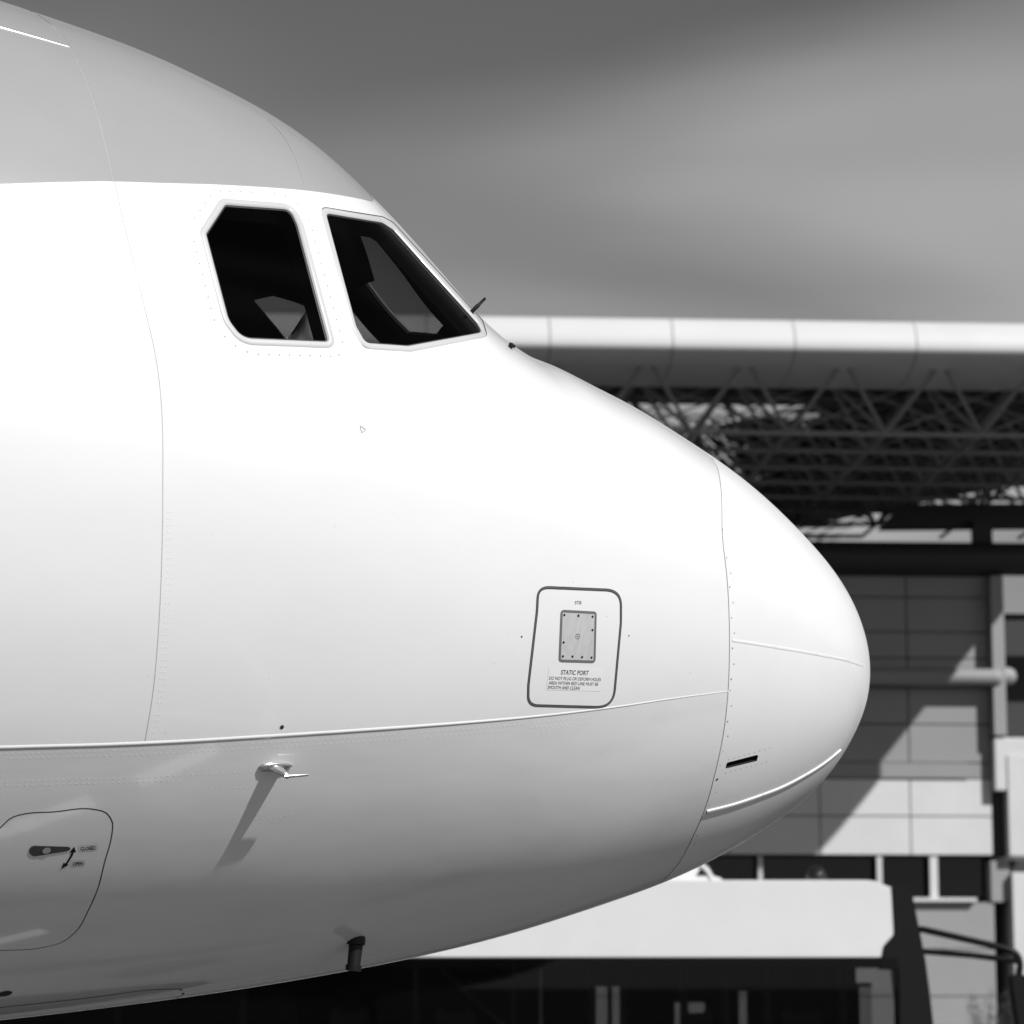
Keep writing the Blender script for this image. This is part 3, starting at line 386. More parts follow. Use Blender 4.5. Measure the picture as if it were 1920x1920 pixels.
def sub(mask, name, parent, m, h=0., side=1, mode=0, mats=None, midx=None, flip=False):
    f = fa[mask]
    if not len(f): return None
    u, inv = np.unique(f, return_inverse=True); a = st[u]; P = P3(a, h, mode); Nn = norm(a[:, 0], a[:, 1], mode); f2 = inv.reshape(-1, 3).copy()
    if side < 0: P = P*np.array([1, -1, 1]); Nn = Nn*np.array([1, -1, 1])
    fn = np.cross(P[f2[:, 1]]-P[f2[:, 0]], P[f2[:, 2]]-P[f2[:, 0]]); bad = (fn*Nn[f2[:, 0]]).sum(1) < 0
    f2[bad] = f2[bad][:, ::-1]
    if flip: f2 = f2[:, ::-1]; Nn = -Nn
    return mobj(name, P, f2, m, parent, normals=Nn, mats=mats, midx=None if midx is None else midx[mask])
gi = inh['grey'].astype(int)
base = ~anyhole & ~seam_all
M2 = [M_WHITE, M_GREY]
for side in (1, -1):
    sub(base & is_rad, 'radome', plane, M_RADOME, 0, side, 1)
    sub(base & ~is_rad & ~low & ~aftm & ~in_slide, 'skin_panel', plane, None, 0, side, 1, M2, gi)
    sub(base & aftm & (cst[:, 1] <= tT), 'skin_panel', plane, None, 0, side, 1, M2, gi)
    sub(base & aftm & (cst[:, 1] > tT), 'crown_panel', plane, None, 0, side, 1, M2, gi)
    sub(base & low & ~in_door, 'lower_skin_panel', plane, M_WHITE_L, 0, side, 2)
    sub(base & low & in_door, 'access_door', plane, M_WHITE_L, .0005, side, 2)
    sub(base & in_slide & ~is_rad, 'sliding_window_sash', plane, M_WHITE, -.002, side, 1)
    for k in list(seams)+list(loops):
        mk = inh[k] & ~anyhole
        if k == 'frame_joint': mk &= ~low
        md = 2 if k == 'door_gap' else 0
        sub(mk, 'panel_seam', plane, M_SEAM_M if k == 'radome_joint' else M_SEAM_D if k in ('door_gap', 'slide_gap') else M_SEAM, -.0013 if k == 'radome_joint' else -.0009, side, md)
    for k, nm in (('aft', 'side_window_pane'), ('slide', 'sliding_window_pane'), ('screen', 'windscreen_pane')):
        sub(inh[k], nm, plane, M_PANE, -.008, side, 1)
    scr_in = inpoly(cen, polys['screen_in'])
    cm = (~anyhole | (inh['screen'] & ~scr_in)) & (cst[:, 0] > 1.75) & (cst[:, 0] < 3.75) & (cst[:, 1] > R(-28))
    tag(sub(cm, 'cockpit_lining', plane, M_LINER, -.07, side, 1, flip=True), kind=None)

# ---- window frames
def mirror(o):
    me = o.data.copy(); me.transform(Matrix.Diagonal((1, -1, 1, 1))); me.flip_normals()
    return link(bpy.data.objects.new(o.name.split('.')[0], me), plane)
rim = [(-.0035, -.075), (-.0035, -.004), (.001, .0012), (.0045, .0022), (.013, .0022), (.0175, .0016), (.0215, -.0006)]
gask = [(-.0005, -.076), (-.0085, -.074), (-.0085, -.0075), (-.003, -.0062), (.0002, -.0045)]
for k, nm in (('aft', 'side_window_frame'), ('slide', 'sliding_window_frame'), ('screen', 'windscreen_frame')):
    if k == 'screen': rim = [(-.0035, -.02)]+rim[1:]; gask = [(-.0005, -.022), (-.0085, -.020)]+gask[2:]
    fr = profile_strip(nm, holes[k], rim, M_FRAME, plane, True); mirror(fr)
    g = profile_strip('window_gasket', holes[k], gask, M_GASKET, plane, True); mirror(g)
profile_strip('window_panel_edge', ST('aft_gap'), [(-.0012, .0002), (0, .0006), (.0012, .0002)], M_WHITE, plane, True)
# ---- lap strip along the knuckle, lightning diverter strips
profile_strip('lap_strip', crease, [(-.0078, -.0006), (-.004, .0022), (.0, .0027), (.004, .0022), (.0078, -.0006)], M_WHITE, plane, False, True, lambda q: min(1., .34+.66*max(0., (q-1.04)/1.5)))
profile_strip('crown_bead', stop_, [(-.005, -.0004), (-.0025, .0022), (.0025, .0022), (.005, -.0004)], M_STEEL, plane, False)
def strip_seg(key, w, h, cuts):
    a = ST(key); n = len(a); c = [0]+[int(n*x) for x in cuts]+[n-1]
    for i in range(len(c)-1):
        q = a[c[i]:c[i+1]+1].copy()
        if i+1 < len(c)-1 and len(q) > 2: q[-1] = q[-2]+(q[-1]-q[-2])*.93
        if len(q) > 1: profile_strip('lightning_strip', q, [(-w, -.0005), (-w*.8, h*.75), (0, h), (w*.8, h*.75), (w, -.0005)], M_WHITE, plane, False)
strip_seg('strip_up', .0050, .0016, (.32, .62, .86)); strip_seg('strip_low', .0085, .0062, (.38, .7))

# ---- small markings laid on the skin
def patch(name, a, m, h=.0007, parent=plane):
    a = np.asarray(a, float); P = P3(a, h); n = norm(a[:, 0], a[:, 1])
    c = a.mean(0); K = 6; n_ = len(a); A = np.concatenate([c+(a-c)*k/K for k in range(1, K+1)]+[c[None]]); V = P3(A, h); ci = len(A)-1
    Fc = [(ci, i, (i+1) % n_) for i in range(n_)]
    for k in range(K-1): Fc += [(k*n_+i, (k+1)*n_+i, (k+1)*n_+(i+1) % n_, k*n_+(i+1) % n_) for i in range(n_)]
    me = mobj(name, V, Fc, m, parent, smooth=True)
    if np.dot(np.array(me.data.polygons[0].normal), n[0]) < 0: me.data.flip_normals()
    return me
def disc(name, c, r, m, h=.0008, n=10, parent=plane, dome=0.):
    c = np.asarray(c, float); P = P3(c, h); nn = Vector(norm(c[0], c[1])); q = nn.to_track_quat('Z', 'Y'); V = [Vector(P)+nn*dome]
    V += [Vector(P)+q @ Vector((r*math.cos(2*math.pi*k/n), r*math.sin(2*math.pi*k/n), 0)) for k in range(n)]
    return mobj(name, V, [(0, 1+k, 1+(k+1) % n) for k in range(n)], m, parent, smooth=dome > 0)
def dots(name, A, r, m, h=.0008, dome=0., n=7, parent=plane, kind='stuff'):
    V = []; Fc = []
    for i, c in enumerate(A):
        rr = r if np.isscalar(r) else r[i]
        P = P3(c, h); nn = Vector(norm(c[0], c[1])); q = nn.to_track_quat('Z', 'Y'); b0 = len(V); V.append(Vector(P)+nn*dome)
        V += [Vector(P)+q @ Vector((rr*math.cos(2*math.pi*k/n), rr*math.sin(2*math.pi*k/n), 0)) for k in range(n)]
        Fc += [(b0, b0+1+k, b0+1+(k+1) % n) for k in range(n)]
    return tag(mobj(name, V, Fc, m, parent, smooth=dome > 0), kind=kind)
static = empty('static_port', parent=plane)
profile_strip('painted_border', ST('port_line'), [(-.0052, .0007), (.0052, .0007)], M_MARK, static, True, False)
profile_strip('painted_border_gap', ST('port_line'), [(-.0008, .0010), (.0014, .0010)], M_MARKG, static, True, False)
pl = patch('plate', ST('port_plate'), mat('brushed_plate', .60, .5, metal=.25, var=.12, vscale=45, vstretch=(1, 1, .15)), .0008, static)
profile_strip('plate_surround', ST('port_plate'), [(-.006, .0010), (.0035, .0010)], M_MARKG, static, True, False)
for c in ST('port_screws'): disc('screw', c, .0048, M_BLACK, .0013, 10, static)
hub = ST('port_hub')[0]; disc('sensor_hole', hub, .0022, M_BLACK, .0013, 8, static)
ring = []
for k in range(8):
    nn = Vector(norm(*hub)); q_ = nn.to_track_quat('Z', 'Y'); P = Vector(P3(hub)) + q_ @ Vector((.0085*math.cos(k*math.pi/4), .0085*math.sin(k*math.pi/4), 0)); ring.append(np.array([float(x) for x in to_st(np.array(P))]))
dots('sensor_holes', ring, .0022, M_BLACK, .0013, parent=static)
def text(name, body, key, m, parent, shear=.0, bold=0.):
    cu = bpy.data.curves.new(name, 'FONT'); cu.body = body; cu.size = 1; cu.shear = shear; cu.offset = bold; cu.resolution_u = 3
    to = bpy.data.objects.new(name, cu); sc.collection.objects.link(to); dg = bpy.context.evaluated_depsgraph_get()
    me = bpy.data.meshes.new_from_object(to.evaluated_get(dg)); bpy.data.objects.remove(to)
    V = np.array([v.co[:] for v in me.vertices]); Fc = [tuple(p.vertices) for p in me.polygons]; bpy.data.meshes.remove(me)
    A = ST(key); x0, x1 = V[:, 0].min(), V[:, 0].max(); cap = V[:, 1].max()
    X = (V[:, :1]-x0)/(x1-x0); Y = V[:, 1:2]/cap
    o = mobj(name, P3(A[0]+X*(A[1]-A[0])+Y*(A[2]-A[0]), .0012), Fc, m, parent)
    n0 = norm(*A[0])
    if sum(np.dot(np.array(p.normal), n0)*p.area for p in o.data.polygons) < 0: o.data.flip_normals()
    return o
patch('text_plaque', dens(ST('t_plaque'), 6), mat('plaque_film', .76, .45), .0006, static)
text('lettering', 'STB', 't_stb', M_MARKG, static)
text('lettering', 'STATIC PORT', 't_static', M_MARK, static, .1, .012)
text('lettering', 'DO NOT PLUG OR DEFORM HOLES', 't_l1', M_MARK, static, .1)
text('lettering', 'AREA WITHIN RED LINE MUST BE', 't_l2', M_MARK, static, .1)
text('lettering', 'SMOOTH AND CLEAN', 't_l3', M_MARK, static, .1)
latch = patch('latch_handle', ST('latch'), M_MARK, .0018)
disc('latch_hub', ST('latch_hub')[0], .014, M_ALU, .003, 14)
ar_ = ST('arrow')
profile_strip('arrow_marking', ar_, [(-.004, .0013), (.004, .0013)], M_BLACK, plane, False, False)
for (tip, fr_) in ((ar_[0], ar_[1]), (ar_[-1], ar_[-2])):
    P0 = P3(tip, .0014); P1 = P3(fr_, .0014); d = (P0-P1)/np.linalg.norm(P0-P1); sd = np.cross(d, norm(*tip))
    mobj('arrow_head', [P0+d*.006, P0-d*.020+sd*.012, P0-d*.020-sd*.012], [(0, 1, 2)], M_BLACK, plane)
for k, bt, bx in (('t_closed', 'CLOSED', 'box_closed'), ('t_open', 'OPEN', 'box_open')):
    text('lettering', bt, k, M_BLACK, plane, 0, .03); profile_strip('lettering_border', dens(ST(bx), 3), [(-.0006, .0012), (.0006, .0012)], M_MARKG, plane, True, False)
profile_strip('triangle_marking', dens(ST('tri'), 3), [(-.0009, .0009), (.0006, .0009)], M_MARKG, plane, True, False)
profile_strip('belly_door_edge', ST('belly'), [(-.0035, .0008), (.0035, .0008)], M_SEAM_D, plane, False, False)
disc('drain_hole', ST('disc')[0], .026, M_SEAM_D, .001, 18)
hs = ST('holes'); disc('drain_hole', hs[0], .0075, M_SEAM_D, .0012, 12); disc('drain_hole', hs[1], .0035, M_SEAM_D, .0012, 8); disc('drain_hole', hs[2], .0028, M_SEAM_D, .0012, 8)
rr = [.0018+.0014*random.random() for _ in D['dots_radome']]; rr[18] = .0060
dots('radome_screws', ST('dots_radome'), rr, M_SEAM_D)
dots('vent_screws', ST('dots_vent'), .0022, M_MARKG)
dots('window_screws', ST('dots_aft'), .0030, mat('screw_grey', .28, .5), .0006)
# ---- vent slot in the radome: a shallow tray with two louvre ribs
profile_strip('vent_tray', vent, [(0, 0), (-.0006, -.004), (-.001, -.05), (-.008, -.052)], mat('vent_dark', .02, .8, spec=.1), plane, True)
patch('vent_backing', vent, MATS['vent_dark'], -.050)
vc = vent.mean(0)
# ---- rivets
riv = []
for row in D['riv']:
    a = np.array(row, float)*np.array([1, math.pi/180]); P = P3(a); d = np.r_[0, np.cumsum(np.linalg.norm(np.diff(P, axis=0), axis=1))]
    for x in np.arange(0, d[-1], .021):
        if random.random() < .06: continue
        riv.append((np.interp(x, d, a[:, 0])+random.gauss(0, .0006), np.interp(x, d, a[:, 1])))
dots('rivets', riv, .0036, M_WHITE, .0001, .0007, 8)
# ---- scuffs and chips
ch = []; cr_ = []
for _ in range(150):
    ch.append((random.uniform(.25, 3.9), R(random.uniform(-58, 12)))); cr_.append(.0006+.0016*random.random()**3)
dots('paint_chips', ch, cr_, mat('chip_grey', .38, .7), .0005)
# ---- angle of attack probe
pb = ST('probe'); c = pb[2]; P0 = Vector(P3(c)); nn = Vector(norm(*c)); fx = Vector((1, 0, 0)); fx = (fx-nn*fx.dot(nn)).normalized(); up = nn.cross(fx)
if up.z < 0: up = -up
probe = empty('pitot_probe', parent=plane)
V = []; Fc = []; n = 24
for h, k in ((0, 1.), (.006, .98), (.010, .80)):
    for i in range(n):
        a_ = 2*math.pi*i/n; ca, sn_ = math.cos(a_), math.sin(a_); xx = .062*k*ca; V.append(P0+fx*(xx)+up*(.017*k*sn_*(1-.3*ca))+nn*h)
for q in range(2):
    for i in range(n): Fc.append((q*n+i, q*n+(i+1) % n, (q+1)*n+(i+1) % n, (q+1)*n+i))
Fc.append(tuple(range(2*n, 3*n))); mobj('base_plate', V, Fc, M_STEEL, probe, smooth=True)
V = []; rings = [(.0, -.038, .034), (.03, -.024, .034), (.052, -.006, .036), (.062, .006, .040)]; Fc = []
for h, x0, x1 in rings:
    for (fx_, th) in ((0, 0), (.35, .010), (.75, .007), (1, 0), (.75, -.007), (.35, -.010)): V.append(P0+nn*h+fx*(x0+(x1-x0)*fx_)+up*th)
for q in range(3):
    for i in range(6): Fc.append((q*6+i, q*6+(i+1) % 6, (q+1)*6+(i+1) % 6, (q+1)*6+i))
Fc.append(tuple(range(18, 24))); mobj('mast', V, Fc, M_STEEL, probe, smooth=True)
b = MB(); A0 = P0+nn*.061+fx*.008; b.tube([A0, A0+fx*.02, A0+fx*.07, A0+fx*.088], [.0052, .006, .0054, .0042], 12); b.build('tube', M_STEEL, probe, True)
# ---- drain mast under the belly
c = ST('drain')[0]; P0 = Vector(P3(c)); b = MB(); dn = Vector((-.10, 0, -1)).normalized()
b.tube([P0+Vector((0, 0, .02)), P0+dn*.012, P0+dn*.016], [.034, .034, .027], 14); b.tube([P0+dn*.01, P0+dn*.085, P0+dn*.088], [.026, .024, .024], 14); b.tube([P0+dn*.088, P0+dn*.108], [.030, .028], 14)
b.build('drain_mast', M_BLACK, plane, True)
# ---- windscreen wiper and its stop
w = [Vector(p) for p in D['wiper']]; b = MB(); d = (w[1]-w[0]); b.tube([w[0]-d*.3, w[0]+d*.45, w[0]+d*.5, w[1]], [.0075, .0075, .0055, .0048], 8); b.build('wiper_arm', M_BLACK, plane, True)
w = [Vector(p) for p in D['stop']]; b = MB(); b.tube([w[0], w[1]], .009, 6); b.tube([w[1]*.6+w[0]*.4, w[2]], .007, 6); b.build('wiper_pivot', M_BLACK, plane)
# ---- cockpit interior
ins = empty('cockpit', parent=plane)
b = MB(); b.box(-3.72, -2.1, -1.0, 1.0, 2.7, 2.76); b.build('floor', M_LINER, ins)
b = MB(); b.prism([(-3.70, y) for y in ()] or [(-1.3, 2.8), (1.3, 2.8), (1.5, 3.7), (1.2, 4.6), (.6, 5.05), (-.6, 5.05), (-1.2, 4.6), (-1.5, 3.7)], -3.72, -3.68, 'x'); b.build('bulkhead', M_LINER, ins)
b = MB(); b.prism([(-2.42, -1.2), (-2.1, -1.1), (-1.8, -.8), (-1.8, .8), (-2.1, 1.1), (-2.42, 1.2)], 3.4, 4.03, 'z', .02); b.build('glareshield', M_LINER, ins)
b = MB(); b.box(-3.3, -2.75, -.28, .28, 4.75, 4.93, .03); b.build('overhead_panel', M_LINER, ins)
for side in (-1, 1):
    y = side*.62; seat = empty('seat', parent=plane)
    b = MB(); b.box(-3.30, -2.82, y-.24, y+.24, 3.18, 3.30, .04); b.build('cushion', M_SEAT, seat, True)
    b = MB(); b.prism([(-3.36, 3.25), (-3.26, 3.25), (-3.32, 3.98), (-3.42, 3.98)], y-.23, y+.23, 'y', .03); b.build('backrest', M_SEAT, seat, True)
    b = MB(); b.box(-3.45, -3.36, y-.13, y+.13, 4.0, 4.2, .03); b.build('headrest', M_SEAT, seat, True)
    b = MB(); b.box(-3.1, -3.0, y-.1, y+.1, 2.76, 3.2); b.build('pedestal', M_SEAT, seat)
# crumpled pale cloth standing in for the lit shirt of a seated figure
V = []; Fc = []; nx, ny = 26, 22
for i in range(nx):
    for j in range(ny):
        u, v_ = i/(nx-1), j/(ny-1); f = .030*math.sin(9*u+4*v_)+.022*math.sin(19*u-6*v_+1)+.014*math.sin(33*u+9*v_)
        V.append((-2.86+.30*u+.03*v_, -1.16-.16*(1-v_)-f*1.0, 3.66+.50*(v_**.8)-.13*(u-.62)**2*4*v_+.4*f*v_))
for i in range(nx-1):
    for j in range(ny-1): Fc.append((i*ny+j, (i+1)*ny+j, (i+1)*ny+j+1, i*ny+j+1))
jk = mobj('crumpled_cloth', V, Fc, M_CLOTH, None, smooth=True); jk.location = plane.location; jk.rotation_euler = plane.rotation_euler
tag(jk, 'crumpled pale cloth standing in for a shirt inside the cockpit, seen through the rear side window', 'cloth')
b = MB(); b.box(-3.1, -2.5, -1.38, -1.1, 2.9, 3.72, .03); b.build('side_console', M_LINER, ins)
# ---- end cap far aft and the nose gear (left of the picture)
b = MB(); b.prism([(1.9*math.cos(a*math.pi/12), 3.58+2.02*math.sin(a*math.pi/12)) for a in range(24)], -10.36, -10.3, 'x'); b.build('aft_bulkhead', M_LINER, plane)
gear = empty('nose_gear', parent=plane)
b = MB(); b.bar((-5.3, 0, 1.7), (-5.35, 0, .38), .085, 16); b.bar((-5.35, -.33, .38), (-5.35, .33, .38), .05, 12); b.bar((-5.28, 0, 1.2), (-4.5, 0, 1.62), .04, 10); b.build('strut', M_STEEL, gear, True)
for y in (-.25, .25):
    b = MB(); b.tube([(-5.35, y-.11, .38), (-5.35, y-.10, .38), (-5.35, y-.06, .38), (-5.35, y+.06, .38), (-5.35, y+.10, .38), (-5.35, y+.11, .38)], [.29, .345, .38, .38, .345, .29], 28); wl = b.build('wheel', M_RUBBER, gear, True)
    b = MB(); b.bar((-5.35, y-.118, .38), (-5.35, y+.118, .38), .19, 20); b.build('wheel_rim', M_ALU, gear, True)
for y in (-.42, .42):
    b = MB(); b.box(-6.0, -4.6, y-.012, y+.012, .95, 1.56); b.build('gear_door', M_WHITE, gear)

# ================================================================ AIRPORT BUS behind the nose
M_BUSW = mat('bus_white_paint', .70, .4, coat=.2, var=.03, vscale=1.5)
M_BUSB = mat('bus_black_trim', .010, .4, spec=.18)
M_TINT = glass('bus_tinted_glass', .55, .4)
M_BUSIN = mat('bus_interior', .05, .8)
bus = empty('airport_bus', (0, 36, 0)); tag(bus, 'white airport bus with black window band and mirror arms, behind the aircraft nose', 'bus')
XL, XR, BW = -9.2, 4.5, 2.7
b = MB(); b.prism([(XL, 2.14), (4.47, 2.14), (4.46, 2.30), (4.56, 2.40), (4.575, 2.50), (4.54, 2.975), (4.46, 3.0), (4.36, 3.045), (4.25, 3.06), (XL, 3.06)], 0, BW, 'y', .012); b.build('roof_shell', M_BUSW, bus)
b = MB(); b.prism([(XL, .32), (4.86, .32), (4.9, .9), (4.88, .98), (XL, .98)], 0, BW, 'y', .015); b.build('lower_body', M_BUSW, bus)
b = MB(); b.prism([(4.40, 2.12), (4.43, 2.28), (4.56, 2.42), (4.545, 2.985), (4.60, 3.005), (4.70, 3.0), (4.79, 2.88), (4.85, 2.55), (4.93, 2.1), (4.97, 1.75), (5.02, 1.2), (5.02, .97), (4.6, .97), (4.6, 2.0), (4.40, 2.0)], -.02, .34, 'y', .01); b.build('front_pillar', M_BUSB, bus)
b = MB(); b.prism([(4.545, 2.985), (4.60, 3.005), (4.70, 3.0), (4.79, 2.88), (4.85, 2.55), (4.93, 2.1), (4.97, 1.75), (5.02, 1.2), (5.02, .97), (4.95, .97), (4.80, 2.5), (4.70, 2.9)], .36, BW+.02, 'y'); b.build('front_windscreen', M_BUSB, bus)
b = MB(); b.box(XL, 4.6, .05, BW-.05, .40, .46); b.build('floor', M_BUSIN, bus)
b = MB(); b.box(XL, 4.4, -.008, .05, 2.02, 2.137); b.build('window_rail', M_BUSB, bus)
b = MB(); b.box(XL, 4.4, BW-.05, BW+.008, 1.85, 2.137); b.build('window_rail', M_BUSB, bus)
px = [-9.2, -7.7, -6.2, -4.7, -3.2, -1.15, .02, .95, 1.33, 2.05, 2.55, 3.05, 3.95, 4.6]
for i, x in enumerate(px):
    b = MB(); b.box(x-.05, x+.05, .0, .06, .975, 2.02); b.build('window_pillar', M_BUSB, bus)
for i in range(len(px)-1):
    b = MB(); b.box(px[i]+.004, px[i+1]-.004, -.022, -.014, .985, 2.135); b.build('window_pane', M_TINT, bus)
# far side: mostly blanked panels, a few clear windows
clear = [(.98, 1.22, 1.02, 1.80), (1.28, 1.42, 1.02, 1.80), (2.08, 2.46, .98, 1.60), (2.90, 3.00, .98, 1.74), (4.44, 4.60, 1.0, 1.8)]
xs = XL
for (x0, x1, z0, z1) in clear:
    b = MB(); b.box(xs, x0, BW-.03, BW, .98, 1.85); b.build('blanked_panel', M_BUSB, bus)
    b = MB(); b.box(x0, x1, BW-.03, BW, z1, 1.85); b.build('blanked_panel', M_BUSB, bus)
    b = MB(); b.box(x0, x1, BW-.02, BW-.012, .98, z1); b.build('far_window_pane', glass('bus_clear_glass', .75) if 'bus_clear_glass' not in MATS else MATS['bus_clear_glass'], bus)
    xs = x1
for (x, w_) in ((2.28, .40), (-.7, .5), (-2.0, .5), (3.6, .5)):
    st_ = empty('passenger_seat', (0, 0, 0), parent=bus)
    b = MB(); b.prism([(x-w_/2, .5), (x+w_/2, .5), (x+w_/2, 1.48), (x+w_*.32, 1.56), (x+w_*.22, 1.48), (x-w_*.22, 1.48), (x-w_*.32, 1.56), (x-w_/2, 1.48)], 1.5, 1.6, 'y'); b.build('backrest', M_BUSIN, st_)
    b = MB(); b.box(x-w_/2, x+w_/2, 1.05, 1.5, .82, .92, .03); b.build('seat_cushion', M_BUSIN, st_)
b = MB(); b.bar((.35, .9, .5), (.35, .9, 2.14), .02); b.build('grab_pole', M_ALU, bus)
b = MB(); b.bar((-.9, .6, 2.05), (.4, .6, .9), .025); b.build('ramp_rail', M_BUSIN, bus)
# mirror arms and mirror
def arc(p0, p1, p2, n=6): return [tuple((1-u)**2*a+2*u*(1-u)*c+u*u*e for a, c, e in zip(p0, p1, p2)) for u in [k/n for k in range(n+1)]]
b = MB(); b.tube([(4.86, .15, 2.48), (4.93, .12, 2.475)] + [(5.85, .0, 2.26)] + arc((5.93, 0, 2.235), (6.05, 0, 2.20), (6.055, 0, 2.05)) + [(6.04, 0, 1.93)], .042, 10); b.build('mirror_arm', M_BUSB, bus, True)
b = MB(); b.tube([(4.9, .15, 2.22), (5.5, .06, 2.17), (6.04, 0, 2.10)], .038, 10); b.build('mirror_arm', M_BUSB, bus, True)
b = MB(); b.prism([(5.89, 1.95), (6.16, 1.93), (6.16, 1.30), (5.98, 1.26)], -.13, .10, 'y', .03); b.build('mirror', M_BUSB, bus, True)
# roof unit and beacon
b = MB(); b.prism([(1.2, 3.06), (2.56, 3.06), (2.545, 3.10), (2.46, 3.125), (2.44, 3.18), (2.30, 3.30), (1.2, 3.42)], .5, 1.9, 'y', .01); ru = b.build('roof_air_unit', M_BUSW, bus)
b = MB(); b.prism([(2.24, 3.135), (2.38, 3.135), (2.29, 3.215)], .485, .495, 'y'); b.build('air_grille', M_BUSB, bus)
b = MB(); b.tube([(2.46, .45, 3.12), (2.40, .45, 3.22), (2.30, .45, 3.32)], .012, 6); b.build('grab_rail', M_BUSB, bus)
be = empty('beacon', parent=bus)
b = MB(); b.tube([(3.74, 1.0, 3.05), (3.74, 1.0, 3.10)], .12, 18); b.build('beacon_foot', M_BUSB, be, True)
b = MB(); b.sphere((3.74, 1.0, 3.10), .125, sz=1.35, u=20, v=12); b.build('beacon_dome', mat('smoked_dome', .012, .04, spec=.8), be, True)
for (x, y) in ((-7, .12), (-7, BW-.12), (2.6, .12), (2.6, BW-.12)):
    b = MB(); b.tube([(x, y-.12, .5), (x, y-.1, .5), (x, y+.1, .5), (x, y+.12, .5)], [.40, .5, .5, .40], 24); b.build('wheel', M_RUBBER, bus, True)

# ================================================================ HANGAR with canopy roof
hang = empty('hangar', (6.77215, 80, 0), R(3.5)); tag(hang, 'dark hangar with panelled wall, round white roof edge and open lattice roof', 'hangar')
M_TUBE = mat('fascia_white', .60, .45, var=.03, vscale=.6)
M_TRUSS = mat('truss_grey_paint', .23, .6)
M_DECK = mat('roof_deck_dark', .03, .8)
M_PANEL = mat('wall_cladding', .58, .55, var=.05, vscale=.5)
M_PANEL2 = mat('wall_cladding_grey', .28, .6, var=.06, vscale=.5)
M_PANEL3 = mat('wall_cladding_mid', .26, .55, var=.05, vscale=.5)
M_DARK = mat('dark_steel', .03, .6)
M_JT = mat('cladding_joint', .04, .8)
ZC, RC = 18.94, .88
fas = [(-RC*math.cos(a), ZC+RC*math.sin(a)) for a in [math.pi*.5*k/12 for k in range(13)]] + [(2.2, ZC+RC), (2.2, ZC-.55)] + [(1.3-2.18*math.cos(a), ZC-.55*math.sin(a)) for a in [math.pi*.5*(1-k/14) for k in range(14)]]
x = -29.12
while x < 13.8:
    x1 = min(x+3.33, 13.85); b = MB(); b.prism(fas, x+.014, x1-.014, 'x'); b.build('fascia_segment', M_TUBE, hang, True); x = x1
b = MB(); b.prism([(p[0]*.96+.05, (p[1]-ZC)*.96+ZC) for p in fas], -29.1, 13.84, 'x'); b.build('fascia_core', M_JT, hang, True)
XE = 13.85
def slab(poly, z0, z1, name, m):
    b = MB(); b.prism(poly, z0, z1, 'z'); return b.build(name, m, hang)
slab([(-30, .3), (XE, .3), (XE, 7.3), (-30, 7.3)], 18.9, 19.1, 'roof_deck', M_DECK)
slab([(3.4, 7.3), (XE, 7.3), (XE, 12), (0, 12)], 18.9, 19.1, 'roof_deck', M_DECK)
slab([(-30, 12), (XE, 12), (XE, 18), (11.6, 21.4), (9.0, 25.8), (6.0, 31), (-30, 42)], 18.9, 19.1, 'roof_deck', M_DECK)
# space frame
zb_, zt_ = 16.92, 18.72; mod = 2.7
unit = bpy.data.meshes.new('truss_bar'); bm = bmesh.new(); bmesh.ops.create_cone(bm, cap_ends=False, segments=8, radius1=1, radius2=1, depth=1); bm.to_mesh(unit); bm.free(); unit.materials.append(M_TRUSS); unit.polygons.foreach_set('use_smooth', [True]*len(unit.polygons))
truss = empty('roof_lattice', parent=hang); rest = MB(); NX0, NX1, NY = -6, 4, 13
def member(a, b_, r, name, single):
    if single:
        o = bpy.data.objects.new(name, unit); a = Vector(a); b_ = Vector(b_); d = b_-a
        o.matrix_local = Matrix.Translation((a+b_)/2) @ d.to_track_quat('Z', 'Y').to_matrix().to_4x4() @ Matrix.Diagonal((r, r, d.length, 1)); link(o, truss)
    else: rest.bar(a, b_, r, 5, caps=False)
bn = lambda i, j: (.96+mod*i, 1.2+mod*j, zb_)
tn = lambda i, j: (.96+mod*(i+.5), 1.2+mod*(j+.5), zt_)
for j in range(0, NY):
    for i in range(NX0, NX1+1):
        sg = j < 3
        if j > 6 and bn(i, j)[0] > 4.5: continue
        if i < NX1: member(bn(i, j), bn(i+1, j), .075, 'lower_chord', sg)
        if j+1 < NY: member(bn(i, j), bn(i, j+1), .065, 'lower_chord', sg and j < 2)
        for (di, dj) in ((0, 0), (-1, 0), (0, -1), (-1, -1)):
            member(bn(i, j), tn(i+di, j+dj), .058, 'brace', sg)
        for (di, dj) in ((1, 0), (-2, 0)):
            if NX0 <= i+di < NX1: member(bn(i, j), tn(i+di, j+dj), .030, 'brace', False)
        if i < NX1: member(tn(i, j), tn(i+1, j), .07, 'upper_chord', False)
        member(tn(i, j), tn(i, j+1), .06, 'upper_chord', False)
ob = rest.build('rear_lattice', M_TRUSS, truss, True); tag(ob, kind='stuff')
